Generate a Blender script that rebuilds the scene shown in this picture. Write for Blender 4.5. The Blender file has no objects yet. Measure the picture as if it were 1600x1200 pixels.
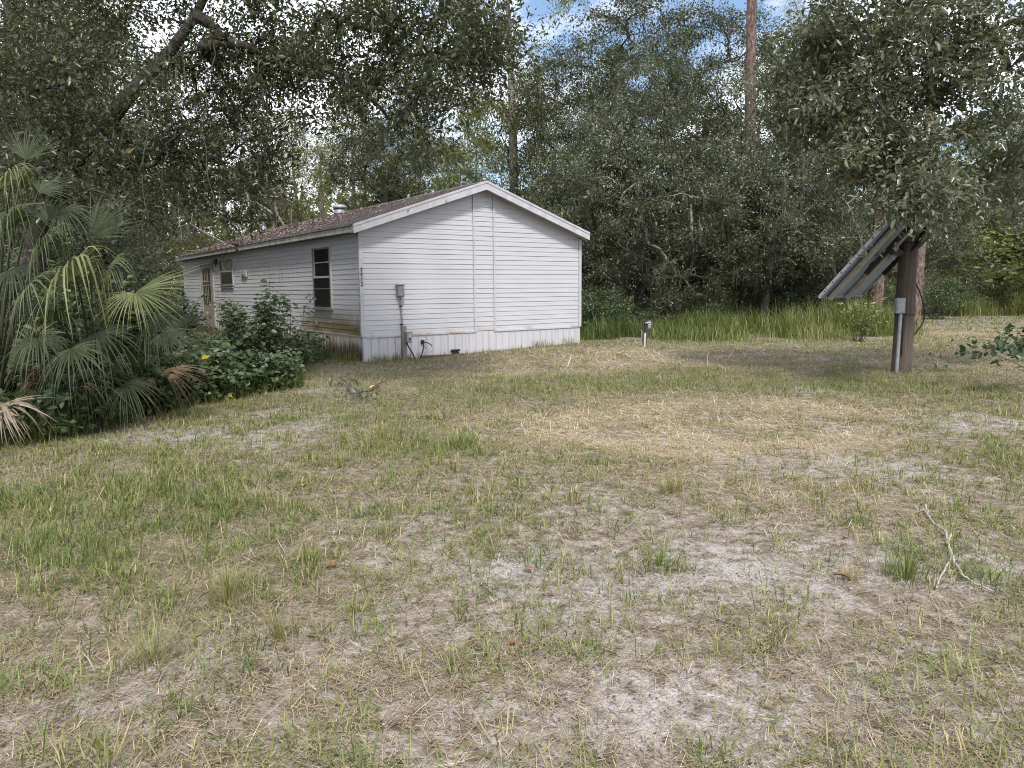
import bpy, bmesh, math, random
import numpy as np
from mathutils import Vector, Matrix, Euler
R = math.radians
sc = bpy.context.scene
col = sc.collection

# ------------------------------------------------------------------ camera
CAM_H, FPX, PITCH, ROLL = 1.65, 1150.0, R(7.396), R(-0.498)
cam = bpy.data.cameras.new('camera')
cam.sensor_width = 36.0
cam.lens = 36.0 * FPX / 1600.0
cam.clip_start, cam.clip_end = 0.05, 1500
co = bpy.data.objects.new('camera', cam)
col.objects.link(co)
co.matrix_world = Matrix.Translation((0, 0, CAM_H)) @ Matrix.Rotation(R(90) - PITCH, 4, 'X') @ Matrix.Rotation(ROLL, 4, 'Z')
sc.camera = co

# ------------------------------------------------------------------ sky, sun, exposure
SUN_EL, SUN_AZ = 54.0, 170.0          # azimuth clockwise from +Y: the sun stands behind the camera, slightly right
world = bpy.data.worlds.new('World')
sc.world = world
world.use_nodes = True
nt = world.node_tree
nt.nodes.clear()
wo = nt.nodes.new('ShaderNodeOutputWorld')
bg = nt.nodes.new('ShaderNodeBackground')
bg.inputs[1].default_value = 0.096
sky = nt.nodes.new('ShaderNodeTexSky')
sky.sky_type = 'NISHITA'
sky.sun_disc = False
sky.sun_elevation = R(SUN_EL)
sky.sun_rotation = R(SUN_AZ)
tc = nt.nodes.new('ShaderNodeTexCoord')
mp = nt.nodes.new('ShaderNodeMapping')
mp.inputs['Scale'].default_value = (1, 1, 1.9)
mp.inputs['Location'].default_value = (3.04, 0.1, -0.19)
cn = nt.nodes.new('ShaderNodeTexNoise')
cn.inputs['Scale'].default_value = 2.6
cn.inputs['Detail'].default_value = 7
cn.inputs['Roughness'].default_value = 0.55
cr = nt.nodes.new('ShaderNodeValToRGB')
cr.color_ramp.elements[0].position = 0.40
cr.color_ramp.elements[0].color = (0, 0, 0, 1)
cr.color_ramp.elements[1].position = 0.52
cr.color_ramp.elements[1].color = (1, 1, 1, 1)
mx = nt.nodes.new('ShaderNodeMix')
mx.data_type = 'RGBA'
mx.inputs['B'].default_value = (8.6, 8.9, 9.5, 1)
nt.links.new(tc.outputs['Generated'], mp.inputs['Vector'])
nt.links.new(mp.outputs[0], cn.inputs['Vector'])
nt.links.new(cn.outputs['Fac'], cr.inputs[0])
nt.links.new(cr.outputs[0], mx.inputs['Factor'])
nt.links.new(sky.outputs[0], mx.inputs['A'])
nt.links.new(mx.outputs['Result'], bg.inputs[0])
nt.links.new(bg.outputs[0], wo.inputs[0])
sl = bpy.data.lights.new('sun', 'SUN')
sl.energy = 2.3
sl.angle = R(8)
sl.color = (1.0, 0.95, 0.88)
so = bpy.data.objects.new('sun', sl)
col.objects.link(so)
_d = Vector((math.sin(R(SUN_AZ)) * math.cos(R(SUN_EL)), math.cos(R(SUN_AZ)) * math.cos(R(SUN_EL)), math.sin(R(SUN_EL))))
so.rotation_euler = _d.to_track_quat('Z', 'Y').to_euler()
so.location = _d * 60
sc.view_settings.view_transform = 'Standard'
sc.view_settings.look = 'None'
sc.view_settings.gamma = 1.0
sc.view_settings.use_curve_mapping = False
sc.view_settings.exposure = 1.12
sc.render.engine = 'CYCLES'
cy = sc.cycles
cy.max_bounces = 6
cy.diffuse_bounces = 3
cy.glossy_bounces = 2
cy.transmission_bounces = 4
cy.transparent_max_bounces = 4
cy.caustics_reflective = cy.caustics_refractive = False
cy.use_denoising = True
cy.denoising_prefilter = 'NONE'
cy.use_adaptive_sampling = False
cy.filter_width = 1.05
cy.sample_clamp_indirect = 3

# ------------------------------------------------------------------ number helpers
def ss(t):
    t = np.clip(t, 0, 1)
    return t * t * (3 - 2 * t)

def vnoise(x, y, seed=0):
    x = np.asarray(x, float); y = np.asarray(y, float)
    xi = np.floor(x).astype(np.int64); yi = np.floor(y).astype(np.int64)
    fx = x - xi; fy = y - yi
    fx = fx * fx * (3 - 2 * fx); fy = fy * fy * (3 - 2 * fy)
    def h(a, b):
        n = (a * 374761393 + b * 668265263 + seed * 974634777) & 0xffffffff
        n = ((n ^ (n >> 13)) * 1274126177) & 0xffffffff
        return ((n ^ (n >> 16)) & 0xffff) / 65535.0
    return (h(xi, yi) * (1 - fx) + h(xi + 1, yi) * fx) * (1 - fy) + (h(xi, yi + 1) * (1 - fx) + h(xi + 1, yi + 1) * fx) * fy

def fbm(x, y, seed=0, oct=3):
    s = 0; a = 0.5; t = 0
    for k in range(oct):
        s = s + a * vnoise(np.asarray(x) * 2 ** k + 17.3 * k, np.asarray(y) * 2 ** k - 9.1 * k, seed + k)
        t += a; a *= 0.5
    return s / t

def G(x, y):                                              # ground height
    x = np.asarray(x, float); y = np.asarray(y, float)
    z = 0.14 * ss((x + 4) / 7) * ss((y - 8) / 9)
    near = np.exp(-((np.maximum(np.hypot(x - 2, y - 14) - 22, 0)) / 10) ** 2)
    z = z + (0.05 * (fbm(x * 0.8, y * 0.8, 5, 2) - 0.5) + 0.035 * (fbm(x * 3.1, y * 3.1, 8, 2) - 0.5)) * near * ss((np.hypot(x + 1, y - 19.5) - 3.5) / 2)
    return z

_c, _s = math.cos(PITCH), math.sin(PITCH)
def ray(px, py):
    u, v = px - 800, py - 600
    cr_, sr_ = math.cos(ROLL), math.sin(ROLL)
    a = (cr_ * u + sr_ * v) / FPX; b = (-sr_ * u + cr_ * v) / FPX
    return np.array([a, _c - b * _s, -_s - b * _c])
def at(px, py, Y):
    r = ray(px, py)
    return Vector((r[0] * Y / r[1], Y, CAM_H + r[2] * Y / r[1]))
def gp(px, py):                                           # a spot on the ground
    r = ray(px, py); z = 0.0
    for _ in range(8):
        t = (z - CAM_H) / r[2]; z = float(G(r[0] * t, r[1] * t))
    return Vector((r[0] * t, r[1] * t, z))
def gxy(px, Y):
    x = at(px, 455, Y).x
    return Vector((x, Y, float(G(x, Y))))

# ------------------------------------------------------------------ object helpers
def tag(o, label=None, cat=None, group=None, kind=None):
    if label: o['label'] = label
    if cat: o['category'] = cat
    if group: o['group'] = group
    if kind: o['kind'] = kind
    return o

def link(o, parent=None):
    col.objects.link(o)
    if parent: o.parent = parent
    return o

def thing(name, label, cat, loc=(0, 0, 0), rz=0, group=None):
    o = bpy.data.objects.new(name, None)
    o.empty_display_size = 0.2
    o.location = loc; o.rotation_euler = (0, 0, rz)
    link(o)
    return tag(o, label, cat, group)

def make_mesh(name, V, polys, mat=None, var=None, smooth=False):
    me = bpy.data.meshes.new(name)
    V = np.ascontiguousarray(V, dtype=np.float32)
    polys = [np.asarray(p, dtype=np.int32) for p in polys if len(p)]
    loops = np.concatenate([p.ravel() for p in polys])
    tot = np.concatenate([np.full(len(p), p.shape[1], np.int32) for p in polys])
    start = np.concatenate([[0], np.cumsum(tot)[:-1]]).astype(np.int32)
    me.vertices.add(len(V)); me.vertices.foreach_set('co', V.ravel())
    me.loops.add(len(loops)); me.loops.foreach_set('vertex_index', loops)
    me.polygons.add(len(tot)); me.polygons.foreach_set('loop_start', start)
    if smooth: me.polygons.foreach_set('use_smooth', np.ones(len(tot), bool))
    me.update(calc_edges=True)
    if var is not None:
        at_ = me.attributes.new('var', 'FLOAT', 'FACE')
        at_.data.foreach_set('value', np.ascontiguousarray(var, dtype=np.float32))
    if mat: me.materials.append(mat)
    return me

def obj(name, me, parent=None, mat=None):
    if isinstance(me, bmesh.types.BMesh):
        m = bpy.data.meshes.new(name); me.to_mesh(m); me.free(); me = m
    if mat: me.materials.append(mat)
    return link(bpy.data.objects.new(name, me), parent)

def copy_tree(o, parent=None):
    c = o.copy(); col.objects.link(c)
    if parent: c.parent = parent
    for ch in list(o.children): copy_tree(ch, c)
    return c

def add_box(bm, lo, hi, bevel=0.0):
    g = bmesh.ops.create_cube(bm, size=1.0)
    vs = g['verts']
    for v in vs:
        v.co = Vector((lo[i] + (hi[i] - lo[i]) * (v.co[i] + 0.5) for i in range(3)))
    if bevel > 0:
        es = list({e for v in vs for e in v.link_edges})
        bmesh.ops.bevel(bm, geom=es, offset=bevel, segments=1, affect='EDGES', profile=0.5)
    return bm
def box(lo, hi, bevel=0.0):
    return add_box(bmesh.new(), lo, hi, bevel)

def add_prism(bm, pts, vec):                                # extrude a polygon
    a = [bm.verts.new(p) for p in pts]
    b = [bm.verts.new(Vector(p) + Vector(vec)) for p in pts]
    n = len(a)
    bm.faces.new(a[::-1]); bm.faces.new(b)
    for i in range(n): bm.faces.new((a[i], a[(i + 1) % n], b[(i + 1) % n], b[i]))
    bmesh.ops.recalc_face_normals(bm, faces=bm.faces)
    return bm

class Tubes:
    def __init__(s): s.V = []; s.Q = []; s.n = 0; s.var = []
    def add(s, pts, rad, sides=6, var=0.5, rough=0.0, rng=None, cap=True):
        P = np.array([tuple(p) for p in pts], float); k = len(P)
        rad = np.asarray(rad, float) * np.ones(k)
        T = np.gradient(P, axis=0); T /= np.linalg.norm(T, axis=1)[:, None] + 1e-9
        ref = np.array([0.31, 0.9, 0.29]) if abs(T[0, 2]) > 0.6 else np.array([0, 0, 1.0])
        N = np.cross(T, ref); N /= np.linalg.norm(N, axis=1)[:, None] + 1e-9
        B = np.cross(T, N)
        a = np.arange(sides) * 2 * np.pi / sides
        rr = rad[:, None] * np.ones(sides)[None]
        if rough and rng is not None: rr = rr * (1 + rough * (rng.random(rr.shape) - 0.5))
        V = P[:, None] + rr[..., None] * (np.cos(a)[None, :, None] * N[:, None] + np.sin(a)[None, :, None] * B[:, None])
        V = V.reshape(-1, 3)
        i = np.arange(k - 1)[:, None] * sides; j = np.arange(sides)[None]; j2 = (j + 1) % sides
        Q = np.stack([i + j, i + j2, i + sides + j2, i + sides + j], -1).reshape(-1, 4)
        if cap and sides == 6:
            e = (k - 1) * sides
            Q = np.concatenate([Q, [[e, e + 1, e + 2, e + 3], [e, e + 3, e + 4, e + 5], [3, 2, 1, 0], [5, 4, 3, 0]]])
        s.V.append(V); s.Q.append(Q + s.n); s.n += len(V); s.var.append(np.full(len(Q), var))
        return s
    def mesh(s, name, mat): return make_mesh(name, np.concatenate(s.V), [np.concatenate(s.Q)], mat, np.concatenate(s.var), smooth=True)

def unit(a): return a / (np.linalg.norm(a, axis=-1, keepdims=True) + 1e-9)

def leaves(C, D, N, L, W, fold=0.25, var=None, full=False):
    """leaf blades: C base points, D tip directions, N upward normals"""
    D = unit(D); S = unit(np.cross(D, N)); N = np.cross(S, D)
    L = np.asarray(L)[:, None]; W = np.asarray(W)[:, None]
    n = len(C); i = np.arange(n)[:, None]
    if full:
        v = np.stack([C, C + D * L * .33 + S * W * .46 + N * W * fold * .8, C + D * L * .72 + S * W * .36 + N * W * fold * .6, C + D * L - N * L * .08,
                      C + D * L * .72 - S * W * .36 + N * W * fold * .6, C + D * L * .33 - S * W * .46 + N * W * fold * .8], 1).reshape(-1, 3)
        q = np.stack([np.concatenate([i * 6, i * 6 + 3, i * 6 + 2, i * 6 + 1], 1), np.concatenate([i * 6, i * 6 + 5, i * 6 + 4, i * 6 + 3], 1)], 1).reshape(-1, 4)
        vv = None if var is None else np.repeat(var, 2)
        return v, q, vv
    v = np.stack([C, C + D * L * .45 + S * W * .5 + N * W * fold, C + D * L, C + D * L * .45 - S * W * .5 + N * W * fold], 1).reshape(-1, 3)
    t = np.stack([np.concatenate([i * 4, i * 4 + 2, i * 4 + 1], 1), np.concatenate([i * 4, i * 4 + 3, i * 4 + 2], 1)], 1).reshape(-1, 3)
    vv = None if var is None else np.repeat(var, 2)
    return v, t, vv

def spikes(B, az, lean, L, w, var):
    s = np.stack([-np.sin(az), np.cos(az), 0 * az], 1) * w[:, None] * .5
    d = np.stack([np.cos(az) * np.sin(lean), np.sin(az) * np.sin(lean), np.cos(lean)], 1) * L[:, None]
    V = np.stack([B - s, B + s, B + d], 1).reshape(-1, 3)
    return V, np.zeros((0, 4), int), np.arange(len(B) * 3).reshape(-1, 3), var

def slips(B, az, lean, L, w, var):
    s = np.stack([-np.sin(az), np.cos(az), 0 * az], 1) * w[:, None] * .5
    d = np.stack([np.cos(az) * np.sin(lean), np.sin(az) * np.sin(lean), np.cos(lean)], 1) * L[:, None]
    V = np.stack([B - s, B + s, B + d + s * .6, B + d - s * .6], 1).reshape(-1, 3)
    return V, np.arange(len(B) * 4).reshape(-1, 4), np.zeros((0, 3), int), var

def blades(B, az, lean, L, w, curl, var):
    h = np.stack([np.cos(az), np.sin(az), 0 * az], 1); z = np.array([0, 0, 1.0]); s = np.stack([-np.sin(az), np.cos(az), 0 * az], 1)
    L = L[:, None]; w = w[:, None]
    p1 = B + L * .5 * (np.sin(lean)[:, None] * h + np.cos(lean)[:, None] * z)
    l2 = lean + curl
    p2 = p1 + L * .5 * (np.sin(l2)[:, None] * h + np.cos(l2)[:, None] * z)
    V = np.stack([B - s * w * .4, B + s * w * .4, p1 - s * w * .5, p1 + s * w * .5, p2], 1).reshape(-1, 3)
    i = np.arange(len(B))[:, None] * 5
    q = np.concatenate([i, i + 1, i + 3, i + 2], 1); t = np.concatenate([i + 2, i + 3, i + 4], 1)
    return V, q, t, np.concatenate([var, var])

# ------------------------------------------------------------------ materials
def nmat(name):
    m = bpy.data.materials.new(name); m.use_nodes = True
    n = m.node_tree; b = n.nodes['Principled BSDF']
    return m, n, b
def noise(n, scale, detail=4, rough=0.55, vec=None):
    x = n.nodes.new('ShaderNodeTexNoise'); x.inputs['Scale'].default_value = scale; x.inputs['Detail'].default_value = detail
    x.inputs['Roughness'].default_value = rough
    if vec is not None: n.links.new(vec, x.inputs['Vector'])
    return x
def ramp(n, src, stops):
    r = n.nodes.new('ShaderNodeValToRGB'); e = r.color_ramp.elements
    e[0].position, e[0].color = stops[0][0], (*stops[0][1], 1)
    e[1].position, e[1].color = stops[-1][0], (*stops[-1][1], 1)
    for p, c in stops[1:-1]:
        k = e.new(p); k.color = (*c, 1)
    n.links.new(src, r.inputs[0]); return r
def mixc(n, fac, a, b, mode='MIX'):
    m = n.nodes.new('ShaderNodeMix'); m.data_type = 'RGBA'; m.blend_type = mode
    for k, s in (('Factor', fac), ('A', a), ('B', b)):
        if hasattr(s, 'links') or hasattr(s, 'is_linked'): n.links.new(s, m.inputs[k])
        elif isinstance(s, (int, float)): m.inputs[k].default_value = s
        else: m.inputs[k].default_value = (*s, 1)
    return m.outputs['Result']
def mth(n, op, a, b=None, clamp=False):
    m = n.nodes.new('ShaderNodeMath'); m.operation = op; m.use_clamp = clamp
    for i, s in enumerate((a, b)):
        if s is None: continue
        if isinstance(s, (int, float)): m.inputs[i].default_value = s
        else: n.links.new(s, m.inputs[i])
    return m.outputs[0]
def bump(n, b, h, strength=0.3, dist=0.02):
    k = n.nodes.new('ShaderNodeBump'); k.inputs['Strength'].default_value = strength; k.inputs['Distance'].default_value = dist
    n.links.new(h, k.inputs['Height']); n.links.new(k.outputs[0], b.inputs['Normal'])
def mrange(n, v, a, b, c=0.0, d=1.0):
    m = n.nodes.new('ShaderNodeMapRange'); n.links.new(v, m.inputs[0])
    for i, x in enumerate((a, b, c, d)): m.inputs[i + 1].default_value = x
    return m.outputs[0]

def leaf_mat(name, stops, rough=0.42, trans=0.25, tcol=(0.10, 0.15, 0.03), spec=0.5):
    m, n, b = nmat(name)
    a = n.nodes.new('ShaderNodeAttribute'); a.attribute_name = 'var'
    r = ramp(n, a.outputs['Fac'], stops)
    n.links.new(r.outputs[0], b.inputs['Base Color'])
    b.inputs['Roughness'].default_value = rough
    b.inputs['Specular IOR Level'].default_value = spec
    t = n.nodes.new('ShaderNodeBsdfTranslucent')
    c = mixc(n, 0.5, r.outputs[0], tcol)
    n.links.new(c, t.inputs[0])
    ms = n.nodes.new('ShaderNodeMixShader'); ms.inputs[0].default_value = trans
    n.links.new(b.outputs[0], ms.inputs[1]); n.links.new(t.outputs[0], ms.inputs[2])
    n.links.new(ms.outputs[0], n.nodes['Material Output'].inputs[0])
    return m

M = {}
M['oak'] = leaf_mat('oak_leaf', [(0, (.028, .037, .018)), (.5, (.060, .070, .034)), (.85, (.11, .118, .06)), (1, (.2, .145, .065))], .34, .33, (.12, .14, .035))  # lowered so the backlit darkness of the left canopy sits in the leaf colour
M['oak_blue'] = leaf_mat('oak_leaf_grey', [(0, (.045, .056, .034)), (.5, (.106, .124, .074)), (.9, (.172, .19, .125)), (1, (.21, .16, .075))], .32, .33, (.13, .15, .04), spec=.6)  # lighter grey-green, with some sky reflection put into the leaf colour
M['laurel'] = leaf_mat('laurel_leaf', [(0, (.08, .10, .028)), (.5, (.145, .162, .052)), (.9, (.21, .21, .078)), (1, (.26, .18, .06))], .42, .42, (.22, .25, .04))
M['understory'] = leaf_mat('understory_leaf', [(0, (.03, .052, .02)), (.5, (.06, .09, .034)), (.93, (.11, .145, .06)), (.97, (.3, .22, .03)), (1, (.35, .28, .03))], .42)
M['palm'] = leaf_mat('palm_blade', [(0, (.012, .021, .008)), (.5, (.028, .040, .015)), (1, (.075, .084, .034))], .55, .2, spec=.3)  # shade of the oak canopy is darkened into the blade colour
M['palm_mid'] = leaf_mat('palm_blade_mid', [(0, (.026, .040, .013)), (.5, (.06, .076, .027)), (1, (.16, .165, .075))], .5, .2, spec=.3)
M['palm_pale'] = leaf_mat('palm_blade_pale', [(0, (.07, .085, .03)), (.5, (.125, .138, .055)), (1, (.24, .235, .12))], .5, .2, spec=.3)
M['palm_brown'] = leaf_mat('palm_blade_dead', [(0, (.055, .032, .018)), (.5, (.115, .068, .038)), (1, (.21, .135, .08))], .6, .15, (.2, .1, .04))
M['palm_tan'] = leaf_mat('palm_blade_dry', [(0, (.11, .082, .055)), (.5, (.185, .145, .10)), (1, (.30, .245, .185))], .65, .15, (.3, .2, .1))
M['grass'] = leaf_mat('lawn_blade', [(0, (.06, .10, .018)), (.3, (.12, .16, .03)), (.55, (.19, .21, .055)), (.75, (.29, .25, .11)), (1, (.42, .34, .19))], .5, .3, (.12, .16, .03))
M['straw'] = leaf_mat('dry_straw', [(0, (.11, .08, .05)), (.4, (.27, .21, .135)), (.75, (.44, .355, .235)), (1, (.62, .54, .40))], .6, .15, (.3, .22, .1))
M['tallgrass'] = leaf_mat('tall_grass_blade', [(0, (.055, .088, .02)), (.45, (.13, .168, .038)), (.75, (.22, .24, .07)), (1, (.38, .32, .16))], .45, .35, (.14, .2, .03))
M['moss'] = leaf_mat('spanish_moss', [(0, (.09, .085, .065)), (1, (.20, .19, .15))], .9, .2, (.15, .14, .1))
M['wall_shrub'] = leaf_mat('shrub_leaf', [(0, (.045, .072, .03)), (.5, (.085, .12, .055)), (.93, (.15, .185, .095)), (.97, (.3, .22, .03)), (1, (.35, .28, .03))], .42, .3)
M['needle'] = leaf_mat('pine_needle', [(0, (.035, .055, .025)), (1, (.08, .10, .05))], .5)
M['litter'] = leaf_mat('leaf_litter', [(0, (.06, .042, .034)), (.5, (.135, .095, .078)), (.85, (.22, .17, .145)), (1, (.36, .30, .27))], .7, .1, (.2, .1, .05))

def bark(name, c0, c1, c2, sx=9, sz=2.0, strength=0.7, lichen=.55):
    m, n, b = nmat(name)
    t = n.nodes.new('ShaderNodeTexCoord'); mp_ = n.nodes.new('ShaderNodeMapping')
    mp_.inputs['Scale'].default_value = (sx, sx, sz); n.links.new(t.outputs['Object'], mp_.inputs['Vector'])
    a = noise(n, 1.6, 6, .65, mp_.outputs[0]); w = n.nodes.new('ShaderNodeTexVoronoi'); w.inputs['Scale'].default_value = 1.7
    n.links.new(mp_.outputs[0], w.inputs['Vector'])
    f = mth(n, 'MULTIPLY', a.outputs[0], mth(n, 'ADD', mth(n, 'MULTIPLY', w.outputs['Distance'], 0.9), 0.45))
    r = ramp(n, f, [(.18, c0), (.42, c1), (.72, c2)])
    big = noise(n, 0.9, 3, .5, t.outputs['Object'])
    n.links.new(mixc(n, mrange(n, big.outputs[0], .42, .65, 0, lichen), r.outputs[0], (.17, .175, .15)), b.inputs['Base Color'])
    b.inputs['Roughness'].default_value = .9
    bump(n, b, f, strength, .05)
    return m
M['bark_oak'] = bark('oak_bark', (.02, .015, .012), (.075, .055, .045), (.17, .135, .115))
M['bark_pine'] = bark('pine_bark', (.02, .012, .010), (.12, .075, .06), (.27, .19, .16), 9, 3.4, 1.0, .25)
M['bark_dark'] = bark('dark_oak_bark', (.006, .004, .0035), (.028, .02, .017), (.075, .056, .047), 11, 3.5, 1.0, .12)
M['bark_grey'] = bark('grey_bark', (.06, .05, .04), (.17, .145, .12), (.32, .29, .25), 8, 3)

def ground_mat():
    m, n, b = nmat('sandy_soil')
    g = n.nodes.new('ShaderNodeNewGeometry'); P = g.outputs['Position']
    n1 = noise(n, 1.1, 6, .6, P); n2 = noise(n, 9, 5, .6, P); n3 = noise(n, 70, 3, .6, P); n4 = noise(n, 240, 2, .5, P)
    at_ = n.nodes.new('ShaderNodeAttribute'); at_.attribute_name = 'bare'
    sand = ramp(n, n3.outputs[0], [(.25, (.17, .145, .135)), (.5, (.33, .305, .295)), (.75, (.50, .475, .465))]).outputs[0]
    lit = ramp(n, n2.outputs[0], [(.3, (.09, .072, .052)), (.5, (.18, .15, .112)), (.7, (.29, .25, .19))]).outputs[0]
    k = mth(n, 'ADD', mth(n, 'MULTIPLY', n1.outputs[0], .42), mth(n, 'MULTIPLY', n2.outputs[0], .83))
    k = mth(n, 'ADD', k, mth(n, 'MULTIPLY', at_.outputs['Fac'], .16))
    f = mrange(n, k, .62, .82)
    da = n.nodes.new('ShaderNodeAttribute'); da.attribute_name = 'dry'
    lit = mixc(n, mth(n, 'MULTIPLY', da.outputs['Fac'], .6, True), lit, mixc(n, n2.outputs[0], (.20, .15, .09), (.40, .315, .20)))
    c = mixc(n, f, lit, sand)
    c = mixc(n, mrange(n, n4.outputs[0], .52, .66, 0, .7), c, (.085, .066, .052))
    far = n.nodes.new('ShaderNodeSeparateXYZ'); n.links.new(P, far.inputs[0])
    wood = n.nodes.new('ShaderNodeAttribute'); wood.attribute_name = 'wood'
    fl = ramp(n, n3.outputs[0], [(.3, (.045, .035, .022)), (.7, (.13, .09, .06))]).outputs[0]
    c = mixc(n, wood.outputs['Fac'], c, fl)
    n.links.new(c, b.inputs['Base Color']); b.inputs['Roughness'].default_value = .95
    b.inputs['Specular IOR Level'].default_value = .2
    h = mth(n, 'ADD', mth(n, 'MULTIPLY', n3.outputs[0], .6), mth(n, 'MULTIPLY', n2.outputs[0], 1.0))
    bump(n, b, h, .8, .03)
    return m
M['ground'] = ground_mat()

def vinyl(name, base, algae=0.0):
    """white vinyl; dirt sits in house coordinates: brown algae low on the wall, faint grime elsewhere"""
    m, n, b = nmat(name)
    t = n.nodes.new('ShaderNodeTexCoord'); O = t.outputs['Object']
    s = n.nodes.new('ShaderNodeSeparateXYZ'); n.links.new(O, s.inputs[0])
    n1 = noise(n, 1.3, 5, .6, O); mp_ = n.nodes.new('ShaderNodeMapping'); mp_.inputs['Scale'].default_value = (14, 14, 1.2)
    n.links.new(O, mp_.inputs['Vector']); n2 = noise(n, 1, 4, .6, mp_.outputs[0]); n3 = noise(n, 26, 3, .6, O)
    c = mixc(n, mrange(n, n1.outputs[0], .35, .75, 0, .35), base, tuple(x * .82 for x in base))
    c = mixc(n, mrange(n, mth(n, 'MULTIPLY', n2.outputs[0], n3.outputs[0]), .3, .5, 0, .22), c, (.42, .40, .34))
    if algae:
        low = mrange(n, s.outputs['Z'], 1.3, .75)                     # lower courses
        nearv = mth(n, 'MULTIPLY', mrange(n, s.outputs['Y'], 4.6, 3.2), mrange(n, s.outputs['X'], .3, .05))
        k = mth(n, 'MULTIPLY', mth(n, 'MULTIPLY', low, nearv), mrange(n, mth(n, 'ADD', n1.outputs[0], mth(n, 'MULTIPLY', n3.outputs[0], .35)), .38, .66), True)
        c = mixc(n, mth(n, 'MULTIPLY', k, 1.1, True), c, mixc(n, n3.outputs[0], (.085, .07, .035), (.23, .165, .08)))
        mid = mth(n, 'MULTIPLY', mrange(n, s.outputs['Y'], 3.2, 5.2), mrange(n, s.outputs['Y'], 9.0, 6.5))
        mid = mth(n, 'MULTIPLY', mid, mth(n, 'MULTIPLY', mrange(n, s.outputs['Z'], 1.3, 1.9), mrange(n, s.outputs['Z'], 2.7, 2.3)))
        mid = mth(n, 'MULTIPLY', mid, mrange(n, n2.outputs[0], .48, .7), True)
        c = mixc(n, mth(n, 'MULTIPLY', mid, .75), c, (.24, .19, .11))
    # rust-brown grime line along the lowest gable course
    edge = mth(n, 'MULTIPLY', mrange(n, s.outputs['Z'], .70, .60), mrange(n, n1.outputs[0], .5, .62), True)
    c = mixc(n, mth(n, 'MULTIPLY', edge, .75), c, (.30, .19, .10))
    n.links.new(c, b.inputs['Base Color']); b.inputs['Roughness'].default_value = .5
    return m
M['vinyl'] = vinyl('vinyl_siding', (.44, .443, .472))
M['vinyl_side'] = vinyl('vinyl_siding_mossy', (.43, .43, .445), 1.0)

def skirt_mat(name, dirty):
    m, n, b = nmat(name)
    t = n.nodes.new('ShaderNodeTexCoord'); O = t.outputs['Object']
    s = n.nodes.new('ShaderNodeSeparateXYZ'); n.links.new(O, s.inputs[0])
    mp_ = n.nodes.new('ShaderNodeMapping'); mp_.inputs['Scale'].default_value = (22, 22, .8); n.links.new(O, mp_.inputs['Vector'])
    n2 = noise(n, 1, 4, .65, mp_.outputs[0]); n1 = noise(n, 3, 5, .6, O)
    base = (.46, .46, .50) if not dirty else (.46, .43, .38)
    c = mixc(n, mrange(n, n2.outputs[0], .52, .68, 0, .7 if dirty else .5), base, (.36, .24, .13))
    z = s.outputs['Z']
    k = mth(n, 'ADD', mrange(n, z, .62 if dirty else .42, .1 if dirty else .0), mth(n, 'MULTIPLY', mth(n, 'SUBTRACT', n2.outputs[0], .5), 2.6 if dirty else 2.2))
    k = mrange(n, k, .28 if dirty else .85, .68 if dirty else 1.35)
    c = mixc(n, mth(n, 'MULTIPLY', k, .95), c, mixc(n, n1.outputs[0], (.02, .02, .012), (.12, .078, .034)))
    n.links.new(c, b.inputs['Base Color']); b.inputs['Roughness'].default_value = .55
    return m
M['skirt'] = skirt_mat('skirting_metal', False)
M['skirt_dirty'] = skirt_mat('skirting_metal_mossy', True)

def flat(name, c, rough=.6, metal=0.0, var=.25, scale=12, dark=None):
    m, n, b = nmat(name)
    t = n.nodes.new('ShaderNodeTexCoord'); n1 = noise(n, scale, 5, .6, t.outputs['Object'])
    d = dark or tuple(x * (1 - var) for x in c)
    n.links.new(mixc(n, mrange(n, n1.outputs[0], .35, .65), d, c), b.inputs['Base Color'])
    b.inputs['Roughness'].default_value = rough; b.inputs['Metallic'].default_value = metal
    bump(n, b, n1.outputs[0], .08, .01)
    return m
M['trim'] = flat('painted_trim', (.46, .46, .50), .5, 0, .2, 5)
M['fascia'] = flat('grimy_fascia', (.42, .41, .38), .6, 0, .45, 4)
M['shingle'] = flat('asphalt_shingle', (.10, .082, .08), .9, 0, .5, 22)
M['pane'] = flat('window_glass', (.012, .013, .016), .06, 0, .2)  # near-black base stands in for the unlit room behind the glass
M['screen'] = flat('insect_screen', (.008, .008, .009), .22, 0, .2)
M['frame'] = flat('window_frame', (.16, .155, .15), .5, 0, .3)
M['rail'] = flat('window_rail', (.38, .38, .38), .5, 0, .2)
M['door'] = flat('door_paint', (.28, .25, .21), .6, 0, .3, 6)
M['galv'] = flat('galvanised_steel', (.34, .36, .38), .5, .35, .35, 9)
M['greybox'] = flat('grey_enamel', (.19, .21, .24), .5, .1, .25, 7)
M['black'] = flat('black_rubber', (.012, .012, .013), .55, 0, .2)
M['steel_dark'] = flat('dark_steel', (.02, .02, .023), .8, 0, .4)
M['alu'] = flat('aluminium_frame', (.40, .41, .43), .45, .4, .55, 30)
M['alu_rail'] = flat('aluminium_rail', (.40, .375, .33), .55, .2, .3, 8)
M['backsheet'] = flat('panel_backsheet', (.24, .30, .38), .45, 0, .2, 3)
M['cell'] = flat('panel_cells', (.012, .016, .035), .12, 0, .3, 18)
M['pvc'] = flat('white_pvc', (.62, .57, .55), .5, 0, .2)
M['number'] = flat('number_black', (.03, .03, .035), .5)
M['rust'] = flat('rusty_metal', (.16, .06, .035), .8, 0, .6)

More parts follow.
